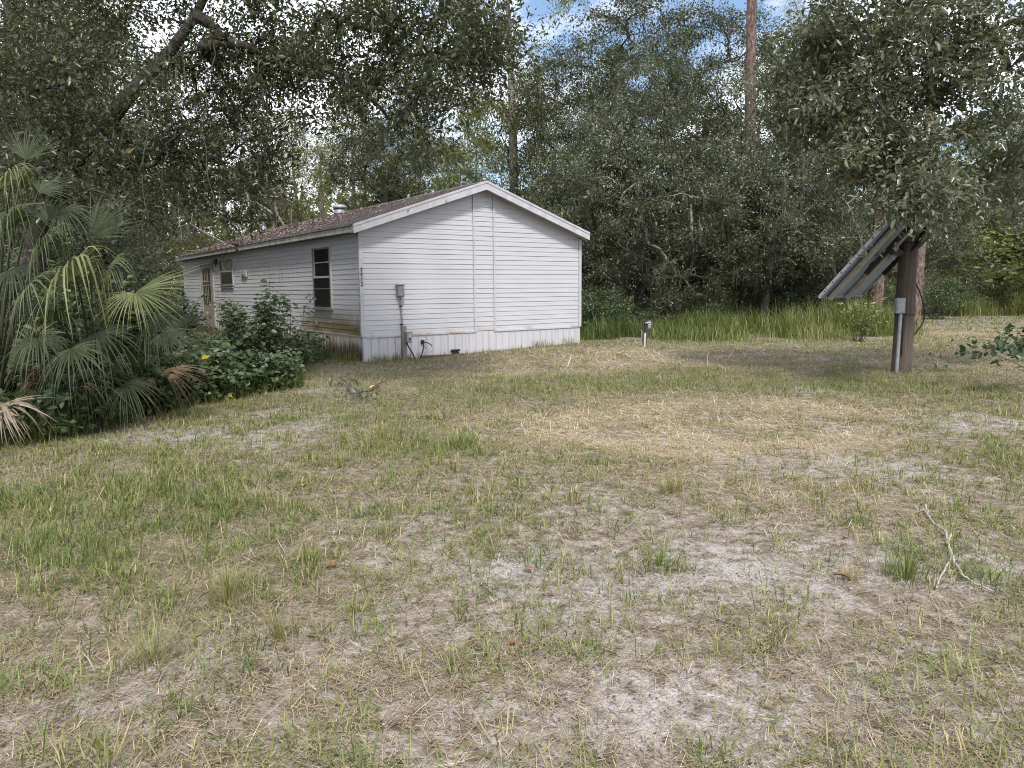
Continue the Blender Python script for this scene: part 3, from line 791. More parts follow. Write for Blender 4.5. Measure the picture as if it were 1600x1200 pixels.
# ------------------------------------------------------------------ solar array on its pole
def solar():
    b = gp(1408, 581); g = b.z
    pole = thing('wooden_pole', 'thick brown wooden pole carrying the tilted solar panels', 'pole', b)
    rg = np.random.default_rng(5)
    T = Tubes(); zz = np.linspace(-.15, 2.52, 14)
    T.add([(.005 * math.sin(z * 3), .004 * math.cos(z * 2), z) for z in zz], np.linspace(.172, .150, 14), 20, rough=.03, rng=rg, cap=False)
    shaft = obj('shaft', T.mesh('shaft', M['pole']), pole)
    T = Tubes(); T.add([(0, 0, 2.515), (0, 0, 2.522)], [.150, .0], 20, cap=False); obj('pole_top', T.mesh('pole_top', M['pole']), pole)
    for z in (2.28, 1.02):
        T = Tubes(); T.add([(0, 0, z), (0, 0, z + .025)], .162 if z > 2 else .168, 20, cap=False); obj('strap', T.mesh('strap', M['steel_dark']), pole)
    # junction box with conduit
    bx_ = thing('junction_box', 'grey junction box on a conduit at the left of the wooden pole', 'junction box', b + Vector((-.14, -.17, 0)))
    obj('enclosure', box((-.13, -.06, 1.06), (.03, .03, 1.33), .01), bx_, M['galv'])
    obj('cover', box((-.115, -.067, 1.08), (.015, -.0605, 1.31), .003), bx_, M['galv'])
    T = Tubes(); T.add([(-.02, 0, 1.06), (-.025, 0, .6), (-.035, -.005, .0), (-.035, -.005, -.1)], .03, 10, cap=False); obj('conduit', T.mesh('conduit', M['galv']), bx_)
    T = Tubes(); T.add([(-.02, -.002, 1.0), (.035, .0, .97), (.045, .01, .7), (.05, .02, .3)], .009, 6, cap=False); obj('wire', T.mesh('wire', M['black']), bx_)
    # cable loop at the right
    c = thing('cable_loop', 'black cable looping out from the right side of the wooden pole', 'cable', b + Vector((.12, -.05, 0)))
    T = Tubes(); T.add([(.02, 0, 1.58), (.07, -.02, 1.48), (.17, -.02, 1.22), (.21, -.02, 1.08), (.19, -.01, .9), (.12, 0, .76), (.04, 0, .68)], .013, 8, cap=False)
    obj('cable', T.mesh('cable', M['black']), c)
    obj('plug', box((.17, -.05, 1.04), (.27, .01, 1.14), .015), c, M['black'])
    T = Tubes(); T.add([(.28, -.02, 1.16), (.275, -.02, 1.0)], .018, 8); obj('plug_sleeve', T.mesh('plug_sleeve', M['steel_dark']), c)
    # array
    P1 = at(1278, 464, 12.5); P2 = at(1345, 461.5, 14.4)
    h2 = Vector((P2.x - P1.x, P2.y - P1.y, 0)); LH = h2.length; H = h2 / LH
    plan = Vector((H.y, -H.x, 0)); TH_ = R(50)
    S = plan * math.cos(TH_) + Vector((0, 0, math.sin(TH_)))
    Nn = H.cross(S).normalized()
    if Nn.z < 0: Nn = -Nn
    arr = bpy.data.objects.new('solar_array', None); link(arr)
    m3 = Matrix((H, S, Nn)).transposed(); arr.matrix_world = Matrix.Translation(P1) @ m3.to_4x4()
    tag(arr, 'steeply tilted rack of solar panels seen from below on the pole', 'solar panels')
    ROWS, LS = 3, .90
    for r in range(ROWS):
        y0 = r * LS + r * .012; y1 = y0 + LS
        pn = obj('solar_panel', box((.03, y0 + .03, -.002), (LH - .03, y1 - .03, .004)), arr, M['cell'])
        obj('backsheet', box((.03, y0 + .03, -.010), (LH - .03, y1 - .03, -.003)), pn, M['backsheet'])
        fr = bmesh.new()
        for lo, hi in (((0, y0, -.045), (.03, y1, .008)), ((LH - .03, y0, -.045), (LH, y1, .008)), ((.03, y0, -.044), (LH - .03, y0 + .03, .007)), ((.03, y1 - .03, -.044), (LH - .03, y1, .007))): add_box(fr, lo, hi, .003)
        obj('frame', fr, pn, M['alu'])
        for x in (LH * .35, LH * .66): obj('panel_seam', box((x - .02, y0 + .03, -.022), (x + .02, y1 - .03, -.0105), .002), pn, M['alu'])
        obj('terminal_box', box((LH * .5 - .06, y1 - .2, -.04), (LH * .5 + .06, y1 - .1, -.0105), .006), pn, M['black'])
        for k in range(4): obj('frame_bolt', box((-.008, y0 + .12 + k * .2, -.03), (-.0005, y0 + .145 + k * .2, -.01), .003), pn, M['steel_dark'])
    top = ROWS * LS + .03
    for x in (LH * .17, LH * .56):
        obj('rail', box((x - .085, .0, -.105), (x + .085, top, -.046), .006), arr, M['alu_rail'])
    for x in (LH * .34, LH * .80):
        obj('strut', box((x - .04, .62, -.18), (x + .04, top - .05, -.107), .006), arr, M['steel_dark'])
    for y in (1.15, 1.9): obj('cross_beam', box((LH * .30, y - .04, -.26), (LH * .84, y + .04, -.182), .006), arr, M['steel_dark'])
    for x in (LH * .26, LH * .66):
        obj('clamp', box((x - .10, .88, -.075), (x + .10, .955, -.0455), .006), arr, M['alu'])
    # mount yoke between pole top and beams
    q = arr.matrix_world.inverted() @ (b + Vector((0, 0, 2.45)))
    obj('mount_yoke', box((q.x - .15, q.y - .20, min(q.z, -.262) - .05), (q.x + .15, q.y + .2, -.262), .02), arr, M['steel_dark'])
solar()

def spigot():
    b = gp(1006, 542)
    t = thing('water_standpipe', 'low dark wooden stake with white pipe and tap at the lawn edge', 'standpipe', b)
    obj('stake', box((-.025, .0, -.1), (.075, .09, .62), .008), t, M['twig_dark'])
    obj('stake_top', box((.0, -.03, .36), (.045, -.001, .66), .006), t, M['black'])
    T = Tubes(); T.add([(.01, -.04, -.1), (.012, -.04, .2), (.022, -.04, .36)], .024, 10, cap=False); obj('pipe', T.mesh('pipe', M['pvc']), t)
    T = Tubes(); T.add([(-.06, -.02, .2), (-.06, -.02, .40), (-.08, -.02, .43)], .014, 8); obj('thin_pipe', T.mesh('thin_pipe', M['galv']), t)
    T = Tubes(); T.add([(.03, -.03, .6), (.09, -.04, .62), (.15, -.045, .62), (.155, -.045, .55)], .022, 8); obj('tap', T.mesh('tap', M['galv']), t)
    obj('tap_handle', box((.09, -.07, .645), (.17, -.02, .665), .006), t, M['galv'])
    obj('valve_body', box((.085, -.08, .46), (.16, -.01, .59), .015), t, M['galv'])
spigot()

# ------------------------------------------------------------------ trees
def grow(trunk, anchors, rg, wig=.12, up=.5):
    N = [np.array(p, float) for p in trunk]; par = [-1] + list(range(len(N) - 1))
    nt_ = len(N); start = max(1, int(nt_ * .35))
    paths = []
    ctr = N[-1]
    order = np.argsort([min(np.linalg.norm(a - n) for n in N[start:]) for a in anchors])
    ends = []
    for o in order:
        a = anchors[o]; A = np.array(N)
        d = np.linalg.norm(A - a, axis=1) + up * np.maximum(A[:, 2] - a[2] + .2, 0)
        d[:start] += 50
        j = int(np.argmin(d)); p = N[j]; L = np.linalg.norm(a - p); k = max(2, int(L / .55))
        idx = [j]; prev = j
        mid = (p + a) / 2 + np.array([0, 0, .12 * L]) + rg.normal(0, wig * L * .6, 3)
        for i in range(1, k + 1):
            t = i / k
            q = (1 - t) ** 2 * p + 2 * t * (1 - t) * mid + t * t * a + (rg.normal(0, wig * .5 * min(L, 2) / 2, 3) if i < k else 0)
            N.append(q); par.append(prev); prev = len(N) - 1; idx.append(prev)
        paths.append(idx); ends.append(prev)
    n = np.zeros(len(N))
    for e in ends: n[e] += 1
    for i in range(len(N) - 1, 0, -1): n[par[i]] += n[i]
    return np.array(N), paths, n, ends

def crown_anchors(rg, ell, n, gap=.42, hollow=.35, nseed=0, fs=.45):
    out = []
    w = np.array([e[3] * e[4] * e[5] for e in ell], float); w /= w.sum()
    while len(out) < n:
        e = ell[rg.choice(len(ell), p=w)]
        d = unit(rg.normal(0, 1, 3)); r = rg.uniform(hollow, 1) ** .6
        p = np.array(e[:3]) + d * r * np.array(e[3:6])
        if fbm(p[0] * fs + p[2] * .37, p[1] * fs + p[2] * fs * .9, nseed, 2) < gap: continue
        out.append(p)
    return np.array(out)

def leaf_cloud(rg, A, per, sig, size, hue=0.0, flat_=.6, aspect=.42, full=False, droop=0.2, tips=None):
    n = len(A) * per
    ci = np.repeat(np.arange(len(A)), per)
    off = rg.normal(0, 1, (n, 3)) * sig; off[:, 2] *= flat_
    # bunch the leaves along a few twigs of each clump
    tw = rg.normal(0, 1, (len(A), 7, 3)); tw[..., 2] *= .6; tw = unit(tw)
    s = rg.integers(0, 7, n); tpos = np.abs(rg.normal(0, 1.15, n)) * sig
    off = .45 * off + tw[ci, s] * tpos[:, None]
    C = A[ci] + off
    D = tw[ci, s] * .6 + rg.normal(0, .65, (n, 3)); D[:, 2] -= droop
    N = rg.normal(0, .55, (n, 3)) + np.array([0, 0, .8])
    L = size * np.clip(rg.lognormal(-.05, .32, n), .45, 1.9)
    chue = rg.normal(0, .12, len(A))
    var = np.clip(.45 + hue + chue[ci] + rg.normal(0, .17, n), 0, .93)
    var = np.where(rg.random(n) < .012, 1.0, var)
    return leaves(C, D, N, L, L * aspect, .22, var, full)

def moss_mesh(rg, pts, n, lo=.25, hi=.9):
    P = pts[rg.integers(0, len(pts), n)] + rg.normal(0, .08, (n, 3)); m = 6
    B = np.repeat(P, m, 0) + rg.normal(0, .06, (n * m, 3)); k = len(B)
    L = np.repeat(rg.uniform(lo, hi, n), m) * rg.uniform(.5, 1, k)
    V, q, t, vv = blades(B, rg.random(k) * 6.28, np.pi - rg.uniform(0, .14, k), L, rg.uniform(.012, .03, k), rg.normal(0, .12, k), rg.random(k))
    return make_mesh('moss', V, [q, t], M['moss'], vv)

def tree(name, label, cat, trunk, r0, anchors, seed, leaf_m, bark_m, per, sig, size, loc=(0, 0, 0), hue=0, full=False, tip=.011, moss=0, group=None, wig=.12, aspect=.42, rexp=.5, up=.5):
    rg = np.random.default_rng(seed)
    t = thing(name, label, cat, loc, 0, group)
    N, paths, n, ends = grow(trunk, anchors, rg, wig, up)
    T = Tubes(); k = len(trunk); fl = np.linspace(0, 1, k)
    rt = np.maximum(r0 * (1 - .55 * fl - .35 * fl ** 3), tip * 2); rt[0] *= 1.35
    if k > 3: rt[1] *= 1.08
    T.add(trunk, rt, 12, rough=.16, rng=rg)
    for idx in paths:
        rad = np.minimum(tip * np.maximum(n[idx], 1) ** rexp, r0 * .62)
        rad[-1] = tip * .5
        if len(idx) > 1: rad[0] = min(rad[0], rad[1] * 1.25)
        T.add(N[idx], rad, 6 if rad[0] > .03 else 4, cap=False)
    obj('trunk', T.mesh('trunk', bark_m), t)
    P = N[ends]
    V, F, vv = leaf_cloud(rg, P, per, sig, size, hue, full=full, aspect=aspect)
    obj('crown', make_mesh('crown', V, [F], leaf_m, vv), t)
    if moss:
        sel = N[k:][n[k:] > 1]
        tag(obj('moss', moss_mesh(rg, sel, moss), t), None, None, None, 'stuff')
    return t

def place(proto, label, px, Y, s=1.0, rz=0.0, group=None, first=[None], sz=None, tilt=0.0):
    if proto.get('used'):
        t = copy_tree(proto)
    else:
        t = proto; proto['used'] = 1
    t.location = gxy(px, Y) - Vector((0, 0, .05)); t.rotation_euler = (tilt, 0, rz); t.scale = (s, s, sz or s)
    t['label'] = label
    if group: t['group'] = group
    return t

def arc(p0, p1, k, bend=(0, 0, 0)):
    p0, p1, b = np.array(p0, float), np.array(p1, float), np.array(bend, float)
    return [tuple(p0 + (p1 - p0) * t + b * 4 * t * (1 - t)) for t in np.linspace(0, 1, k)]

rgA = np.random.default_rng(21)
WOOD = 'oaks in the wood behind the yard'
oakA = tree('live_oak', '', 'tree', arc((0, 0, -.2), (.5, .1, 3.4), 7, (.15, .1, 0)), .24,
            crown_anchors(rgA, [(0, 0, 5.2, 4.2, 4.0, 3.6), (1, 0, 8.2, 3.2, 3.2, 2.8), (-2.2, 0, 3.4, 2.2, 2.4, 1.7)], 260, .38, nseed=3), 31, M['oak_blue'], M['bark_dark'], 165, .36, .105, moss=60, group=WOOD)
oakB = tree('live_oak', '', 'tree', arc((0, 0, -.2), (-.6, .3, 5.2), 8, (.5, .2, 0)), .30,
            crown_anchors(rgA, [(-3, 0, 8, 2.6, 3, 2.0), (2.6, .5, 8.6, 2.6, 2.8, 2.0), (0, 0, 11.3, 3.2, 3.2, 1.8), (3.6, 0, 5.4, 2.0, 2.2, 1.4), (-3.4, 0, 4.8, 2.0, 2, 1.2)], 230, .45, nseed=9), 32, M['oak'], M['bark_dark'], 150, .34, .105, moss=160, group=WOOD, wig=.2)
laurel = tree('laurel_oak', '', 'tree', arc((0, 0, -.2), (.3, 0, 12.2), 12, (-.3, .1, 0)), .23,
              crown_anchors(rgA, [(0, 0, 9.2, 2.9, 2.9, 4.6), (.8, 0, 5.0, 2.4, 2.4, 2.0), (-1.4, .4, 12, 2, 2, 2.4)], 210, .42, nseed=14), 33, M['laurel'], M['bark_grey'], 160, .36, .10, group=WOOD, hue=-.05)
under = tree('understory_tree', '', 'tree', arc((0, 0, -.1), (.2, 0, 1.6), 5, (.1, 0, 0)), .06,
             crown_anchors(rgA, [(0, 0, 2.2, 1.9, 1.9, 1.6), (.4, 0, 3.6, 1.3, 1.3, 1.2), (-.4, 0, 1.0, 1.6, 1.6, .8)], 95, .33, nseed=17), 34, M['oak_blue'], M['bark_oak'], 140, .27, .085, group='small trees under the oaks', hue=.05)
brush = tree('wild_shrub', '', 'shrub', arc((0, 0, -.1), (.1, 0, .7), 4), .035,
             crown_anchors(rgA, [(0, 0, .9, 1.5, 1.5, .8), (.5, .2, 1.5, .8, .8, .6)], 60, .3, nseed=19), 35, M['understory'], M['bark_grey'], 110, .22, .085, group='wild shrubs along the wood', hue=.0, aspect=.5)

oakC = tree('live_oak', '', 'tree', arc((0, 0, -.2), (.4, .1, 2.6), 6, (.2, .1, 0)), .20,
            crown_anchors(rgA, [(0, 0, 4.0, 3.8, 3.4, 3.0), (-1.8, 0, 2.6, 2.6, 2.6, 1.6), (2.0, 0, 2.4, 2.4, 2.4, 1.5), (.4, 0, 6.0, 2.6, 2.6, 2.0)], 250, .34, nseed=27), 36, M['oak_blue'], M['bark_dark'], 165, .33, .10, group=WOOD, hue=-.05)
# --- oaks right of the house, nearest row first
place(oakA, 'rounded oak whose crown hides the middle of the tall pine trunk', 1188, 25.3, .80, .3)
place(oakC, 'low dense oak behind the foot of the tall pine', 1150, 29.5, .9, .3)
place(oakC, 'low dense oak with dark foot left of the tall pine', 1045, 30.5, .95, 1.9)
place(oakC, 'low dense oak against the right corner of the house', 925, 30.5, .9, 3.1)
place(oakC, 'low dense oak to the upper left of the solar panels', 1262, 28.5, .82, 4.3)
place(oakC, 'low dense oak behind the slender pine by the pole', 1400, 45, .95, 5.4)
place(oakC, 'low dense oak right of the wooden pole beyond the track', 1540, 52, 1.1, .8)
place(laurel, 'low yellow-green oak at the far right beyond the track', 1615, 47, .6, 2.5)
place(laurel, 'low yellow-green oak straight over the end of the track', 1500, 46, .55, 3.5)
place(oakC, 'low dense oak behind the right roof slope', 850, 36, 1.0, 3.8)
place(oakC, 'low dense oak behind the tall palm at the left', 60, 17, .8, 5.8)

place(oakA, 'round grey-green oak with dark trunk rising just right of the house gable', 990, 27, .95, .4)
place(oakA, 'dense grey-green oak between the pine trunk and the oak beside the gable', 1085, 30, .82, 2.2)
place(oakB, 'tall spreading oak whose crooked limbs ring a hole of sky', 1000, 35, 1.12, .2)
place(oakB, 'mossy oak with open crown right of the tall pine trunk', 1245, 31, .88, 2.6)
place(oakA, 'low crowned grey oak left of the solar panels', 1235, 26.5, .62, 4.1)
place(oakB, 'leafy oak behind the gable peak and right roof slope', 900, 34, .95, 4.4)
place(oakA, 'shaded oak seen over the right end of the house roof', 940, 31, .86, 5.2)
place(oakA, 'dim oak standing behind the wooden pole', 1395, 40, .9, 1.2)
place(oakB, 'low branching oak at the far end of the sandy track', 1530, 44, .9, 3.6)
place(oakA, 'broad oak at the right edge beyond the track', 1640, 42, 1.1, .9)
place(oakB, 'backmost oak between the pine trunk and the solar panels', 1310, 45, .95, 5.5)
place(oakB, 'tall oak whose top reaches up left of the pine trunk', 1095, 37, 1.12, 1.0)
place(oakB, 'tall oak whose top reaches up right of the pine trunk', 1222, 38, 1.1, 3.9)
place(laurel, 'tall thin crowned light green oak right of the roof ridge', 868, 38, .92, 1.0)
place(laurel, 'pale green tall oak behind the tall pine trunk', 1120, 44, .82, 3.0)
# --- behind the house and left
place(laurel, 'yellow-green oak with thick upright trunk behind the roof ridge', 797, 36, 1.15, 4.0, sz=1.5)
place(laurel, 'yellow-green oak over the roof vent', 560, 42, .85, 2.0)
place(laurel, 'sunlit light green oak behind the flue pipe', 450, 46, .9, 5.0)
place(laurel, 'light green oak behind the middle of the roof', 660, 47, .95, .2)
place(laurel, 'low yellow-green oak over the far half of the roof', 400, 40, .62, 1.3)
place(laurel, 'low yellow-green oak right of the roof vent', 610, 41, .66, 2.9)
place(laurel, 'low yellow-green oak left of the roof vent', 505, 39, .6, 4.5)
place(laurel, 'bright low oak between the flue pipe and the roof vent', 470, 43, .72, 4.0)
place(laurel, 'bright low oak over the middle of the roof, farther back', 575, 46, .8, .9)
place(laurel, 'bright low oak over the near third of the roof', 655, 43, .74, 2.2)
place(laurel, 'bright low oak at the left of the thick upright trunk', 745, 44, .8, 5.2)
place(laurel, 'low yellow-green oak just left of the roof peak', 710, 40, .7, 5.6)
place(oakB, 'dark limbed oak behind the roof with a limb slanting left', 620, 40, 1.0, 1.5)
place(oakB, 'dark trunked oak beyond the far end of the roof', 322, 37, 1.0, .3)
place(laurel, 'slim leaning light oak just right of the dark trunk past the roof', 352, 38.5, .8, 3.7, tilt=-.05)
place(oakA, 'bushy oak behind the palms on the left', 60, 24, .85, 3.3)
place(oakB, 'brown trunked oak at the left edge behind the palms', 20, 19, .9, 5.0)
place(oakA, 'dark oak between the palms and the far end of the house', 118, 27, .8, .1)
place(laurel, 'slim oak with grey trunk in the upper left corner', 75, 21, .9, 1.7)
place(oakB, 'far oak filling the gap left of the house', 120, 38, 1.2, 2.4)
place(oakA, 'backmost round oak left of the house', 250, 48, 1.1, 4.6)
# --- understory
for px, Y, s, rz, lb in ((1075, 25.0, .78, .3, 'small glossy oak sapling with round crown in front of the oaks'),
                         (935, 26, .8, 1.4, 'small leafy tree close to the right wall corner'),
                         (1190, 27.5, .8, 2.0, 'small tree crowding the foot of the tall pine'),
                         (1295, 25.5, .8, 3.1, 'small tree under the tilted solar panels'),
                         (1480, 37, 1.0, 4.0, 'small grey tree at the left bank of the track'),
                         (1575, 40, 1.0, 5.1, 'small dark tree at the right bank of the track'),
                         (1410, 31, .75, 1.1, 'small tree between the two slender trunks by the pole'),
                         (255, 34, .9, .7, 'small tree past the far end of the long wall'),
                         (135, 18, .9, 2.9, 'small tree right behind the tallest palm fronds'),
                         (20, 14.5, .8, 1.9, 'small tree at the left edge above the palms'),
                         (205, 24, .8, 4.9, 'small tree short of the far corner of the roof eave')):
    place(under, lb, px, Y, s, rz)
for px, Y, s, rz, lb in ((925, 23.5, .75, .2, 'green shrub against the tall grass by the wall corner'),
                         (965, 24.5, .7, 1.3, 'green shrub at the foot of the dark oak trunk'),
                         (1120, 25.5, .8, 2.4, 'shrub left of the thick pine foot'),
                         (1455, 33, .9, 4.2, 'shrub behind the cable loop'),
                         (1530, 38, 1.0, 5.0, 'shrub at the end of the track'),
                         (1240, 26, .7, .9, 'shrub in the tall grass left of the panels')):
    place(brush, lb, px, Y, s, rz)

brush2 = tree('bright_shrub', '', 'shrub', arc((0, 0, -.1), (.1, 0, .8), 4), .035,
             crown_anchors(rgA, [(0, 0, .9, 1.6, 1.3, .8), (.5, .2, 1.6, .9, .9, .7)], 60, .3, nseed=23), 38, M['laurel'], M['bark_grey'], 120, .24, .085, group='bright shrubs along the sandy track', hue=-.05, aspect=.5)
for px, Y, s, rz, lb in ((1468, 36.5, .9, .3, 'bright green shrub first to the right of the cable loop'), (1512, 39, 1.1, 1.7, 'bright green shrub where the track meets the wood'), (1560, 37.5, .9, 3.0, 'bright green shrub left of the bright saw palmetto'),
                         (1622, 37, 1.0, 4.4, 'bright green shrub right of the bright saw palmetto'), (1535, 43, 1.4, 5.3, 'tall bright shrub under the trees at the end of the track')):
    place(brush2, lb, px, Y, s, rz)
# --- vine hung, half dead trees that show their limbs
bare = tree('dead_oak', '', 'tree', arc((0, 0, -.2), (-.5, .2, 3.6), 7, (.3, .1, 0)), .13,
            crown_anchors(rgA, [(0, 0, 4.6, 3.2, 2.6, 2.8), (-1.2, 0, 2.6, 2.0, 1.8, 1.4)], 120, .36, nseed=41), 37, M['oak'], M['bark_grey'], 26, .3, .09, moss=130, group='half dead trees in the wood', wig=.24, tip=.014)
place(bare, 'bare limbed tree with hanging moss left of the top of the solar panels', 1310, 25.2, .95, .4)
place(bare, 'bare limbed mossy tree between the gable and the dark oak trunk', 1035, 25.6, .8, 2.5)
place(bare, 'half dead tree with pale limbs beyond the far end of the roof', 388, 35, 1.1, 4.2)
place(bare, 'half dead tree with pale limbs at the right end of the track', 1560, 41, 1.0, 5.4)
# --- pines
def pine(label, px, Y, r0, top, seed, lean=0, crown_z=None, bark_m=None, dead=True, name='pine_tree'):
    rg = np.random.default_rng(seed); b = gxy(px, Y)
    tr = arc((0, 0, -.3), (lean, 0, top), 18, (.06, 0, 0))
    a = np.array([[lean * .9 + rg.normal(0, 1.6), rg.normal(0, 1.6), rg.uniform(crown_z or top - 4, top + .6)] for _ in range(46)])
    t = thing(name, label, 'tree', b, 0, 'tall pines at the wood edge')
    N, paths, n, ends = grow(tr, a, rg, .1)
    T = Tubes(); k = len(tr)
    T.add(tr, r0 * np.concatenate([[1.35, 1.08], np.linspace(1, .62, k - 2)]), 14, rough=.10, rng=rg)
    for idx in paths:
        rad = np.minimum(.012 * np.maximum(n[idx], 1) ** .5, r0 * .3); rad[0] = min(rad[0], rad[1])
        T.add(N[idx], rad, 4, cap=False)
    if dead:
        for _ in range(5):
            z = rg.uniform(3, top - 5); an = rg.random() * 6.28; L = rg.uniform(.3, .8)
            T.add([(lean * z / top, 0, z), (lean * z / top + L * .5 * math.cos(an), L * .5 * math.sin(an), z + .05), (lean * z / top + L * math.cos(an), L * math.sin(an), z + .18)], [.03, .02, .008], 4, cap=False)
    obj('trunk', T.mesh('trunk', bark_m or M['bark_pine']), t)
    P = N[ends]; m = 240; ci = np.repeat(np.arange(len(P)), m); K = len(ci)
    d = unit(rg.normal(0, 1, (K, 3)) + np.array([0, 0, .3])); C = P[ci] + rg.normal(0, .28, (K, 3))
    V, F, vv = leaves(C, d, rg.normal(0, 1, (K, 3)), rg.uniform(.18, .3, K), np.full(K, .012), .0, rg.random(K))
    obj('crown', make_mesh('crown', V, [F], M['needle'], vv), t)
    return t
pine('tall straight pine trunk rising out of the picture right of the house', 1168, 28.5, .22, 20, 51, -.42)
pine('pine trunk with flaky reddish bark behind the solar panels', 1368, 25, .235, 17, 52, -.1)
pine('slender straight pine trunk close behind the wooden pole', 1431, 22.3, .15, 15, 53, .1)
pine('pine with blue-green needles in the patch of blue sky', 1292, 40, .2, 17, 54, .0, 11.5)
pine('pine trunk at the right edge over the track', 1585, 47, .2, 18, 56, .1)

# --- the big leaning oak on the left: foliage masses set by ellipses px, py, half width, half height, distance, count
def masses(tab, rg, jit):
    out = []
    for px, py, rx, ry, Y, n in tab:
        for _ in range(n):
            while True:
                a, b = rg.uniform(-1, 1, 2)
                if a * a + b * b < 1: break
            out.append(at(px + a * rx, py + b * ry, Y + rg.normal(0, jit)))
    return np.array([tuple(p) for p in out])
def left_oak():
    rg = np.random.default_rng(61)
    b = gxy(40, 12.4)
    tr = [b + Vector((0, 0, -.3))] + [at(px, py, Y) for px, py, Y in ((50, 395, 12.4), (72, 330, 12.3), (110, 265, 12.2), (165, 195, 12.1), (215, 135, 12.0), (262, 85, 11.9), (305, 25, 11.9), (345, -60, 11.9), (380, -170, 12))]
    A = masses([(90, 60, 130, 80, 12.6, 26), (230, 60, 120, 80, 12.8, 24), (310, 190, 100, 100, 12.9, 27), (225, 140, 45, 35, 11.4, 3), (165, 215, 45, 35, 11.4, 3), (420, 50, 110, 85, 12.4, 30), (390, 200, 90, 110, 13.0, 30), (540, 60, 100, 80, 12.2, 32),
                (650, 50, 100, 75, 11.8, 34), (745, 50, 55, 60, 11.6, 16), (715, 130, 65, 60, 11.6, 18), (655, 190, 40, 60, 11.5, 13), (560, 140, 60, 45, 12.2, 10), (170, 240, 130, 80, 12.0, 22), (60, 190, 90, 110, 12.4, 20),
                (260, 300, 90, 50, 12.6, 14), (110, 300, 90, 60, 11.6, 14), (150, 130, 50, 60, 11.5, 6), (80, 120, 80, 100, 11.4, 10), (470, 130, 80, 60, 12.4, 14), (370, 310, 40, 40, 13.2, 3),
                (150, -120, 260, 110, 12.5, 40), (450, -130, 240, 110, 12.2, 40), (700, -110, 160, 90, 11.8, 24), (330, -300, 330, 110, 12.2, 40), (-120, 150, 120, 200, 12.5, 24)], rg, .75)
    loc = b; tr = [tuple(p - loc) for p in tr]
    t = tree('live_oak', 'big dark oak leaning right across the upper left, leaves hanging over the roof', 'tree', tr, .165, A - np.array(loc), 62, M['oak'], M['bark_dark'], 175, .28, .08, loc=loc, hue=-.1, tip=.008, moss=50, wig=.14, group='big oaks framing the yard', up=.2, rexp=.48)  # negative hue also darkens these leaves as if backlit
    return t
left_oak()

def right_oak():
    rg = np.random.default_rng(71)
    loc = Vector((10.6, 12.2, float(G(10.6, 12.2))))
    tr = arc((0, 0, -.3), (-.5, .2, 4.0), 7, (.2, 0, 0)) + [(-1.0, .2, 5.2), (-1.7, .1, 6.4), (-2.4, 0, 7.4)]
    A = masses([(1275, 110, 65, 75, 12.6, 24), (1250, 190, 50, 40, 12.6, 10), (1340, 60, 80, 70, 12.4, 28), (1350, 170, 90, 70, 12.2, 32), (1450, 60, 110, 80, 12.0, 36), (1480, 160, 100, 70, 12.0, 17), (1560, 70, 90, 90, 11.8, 22),
                (1390, 250, 50, 45, 11.8, 16), (1425, 310, 38, 38, 11.3, 13), (1462, 300, 30, 25, 11.4, 7), (1340, 255, 40, 30, 12.3, 9), (1500, 260, 70, 50, 12.2, 14), (1580, 200, 60, 60, 12.0, 7), (1580, 300, 50, 50, 13, 10), (1490, 150, 40, 25, 12.4, 7), (1405, 150, 25, 25, 12.6, 4),
                (1480, 310, 40, 30, 11.8, 7), (1480, -70, 220, 60, 12, 34), (1750, 60, 130, 150, 11.8, 36), (1850, -60, 160, 120, 12, 26)], rg, .6)
    tree('live_oak', 'oak with pale glossy leaves overhanging the solar panels from the right edge', 'tree', tr, .3, A - np.array(loc), 72, M['oak_blue'], M['bark_oak'], 135, .25, .088, loc=loc, hue=.2, full=True, tip=.007, group='big oaks framing the yard', up=.25, aspect=.45, wig=.12)
right_oak()

# --- hanging vines on the left
for k, (px, y0, y1, Y, lb) in enumerate(((335, 60, 330, 11.3, 'long thin bare vine hanging from the leaning oak right of its trunk'), (238, 120, 400, 10.8, 'thin vine hanging beside the leaning trunk above the palms'),
                                         (402, 90, 300, 11.6, 'pale vine hanging in front of the roof flue'), (275, 200, 345, 11.2, 'short curled vine in the middle of the left canopy'), (655, 150, 250, 11.3, 'thin vine dangling from the drooping leaf clump over the roof'))):
    rg = np.random.default_rng(80 + k)
    p0, p1 = at(px, y0, Y), at(px + rg.uniform(-25, 10), y1, Y)
    pts = arc(p0, p1, 12, (rg.uniform(-.15, .15), 0, 0)); pts = [tuple(np.array(p) + rg.normal(0, .025, 3)) for p in pts]
    T = Tubes(); T.add(pts, np.linspace(.010, .006, 12), 5, cap=False)
    o = obj('hanging_vine', T.mesh('hanging_vine', M['stem']))
    tag(o, lb, 'vine', 'vines hanging from the leaning oak')

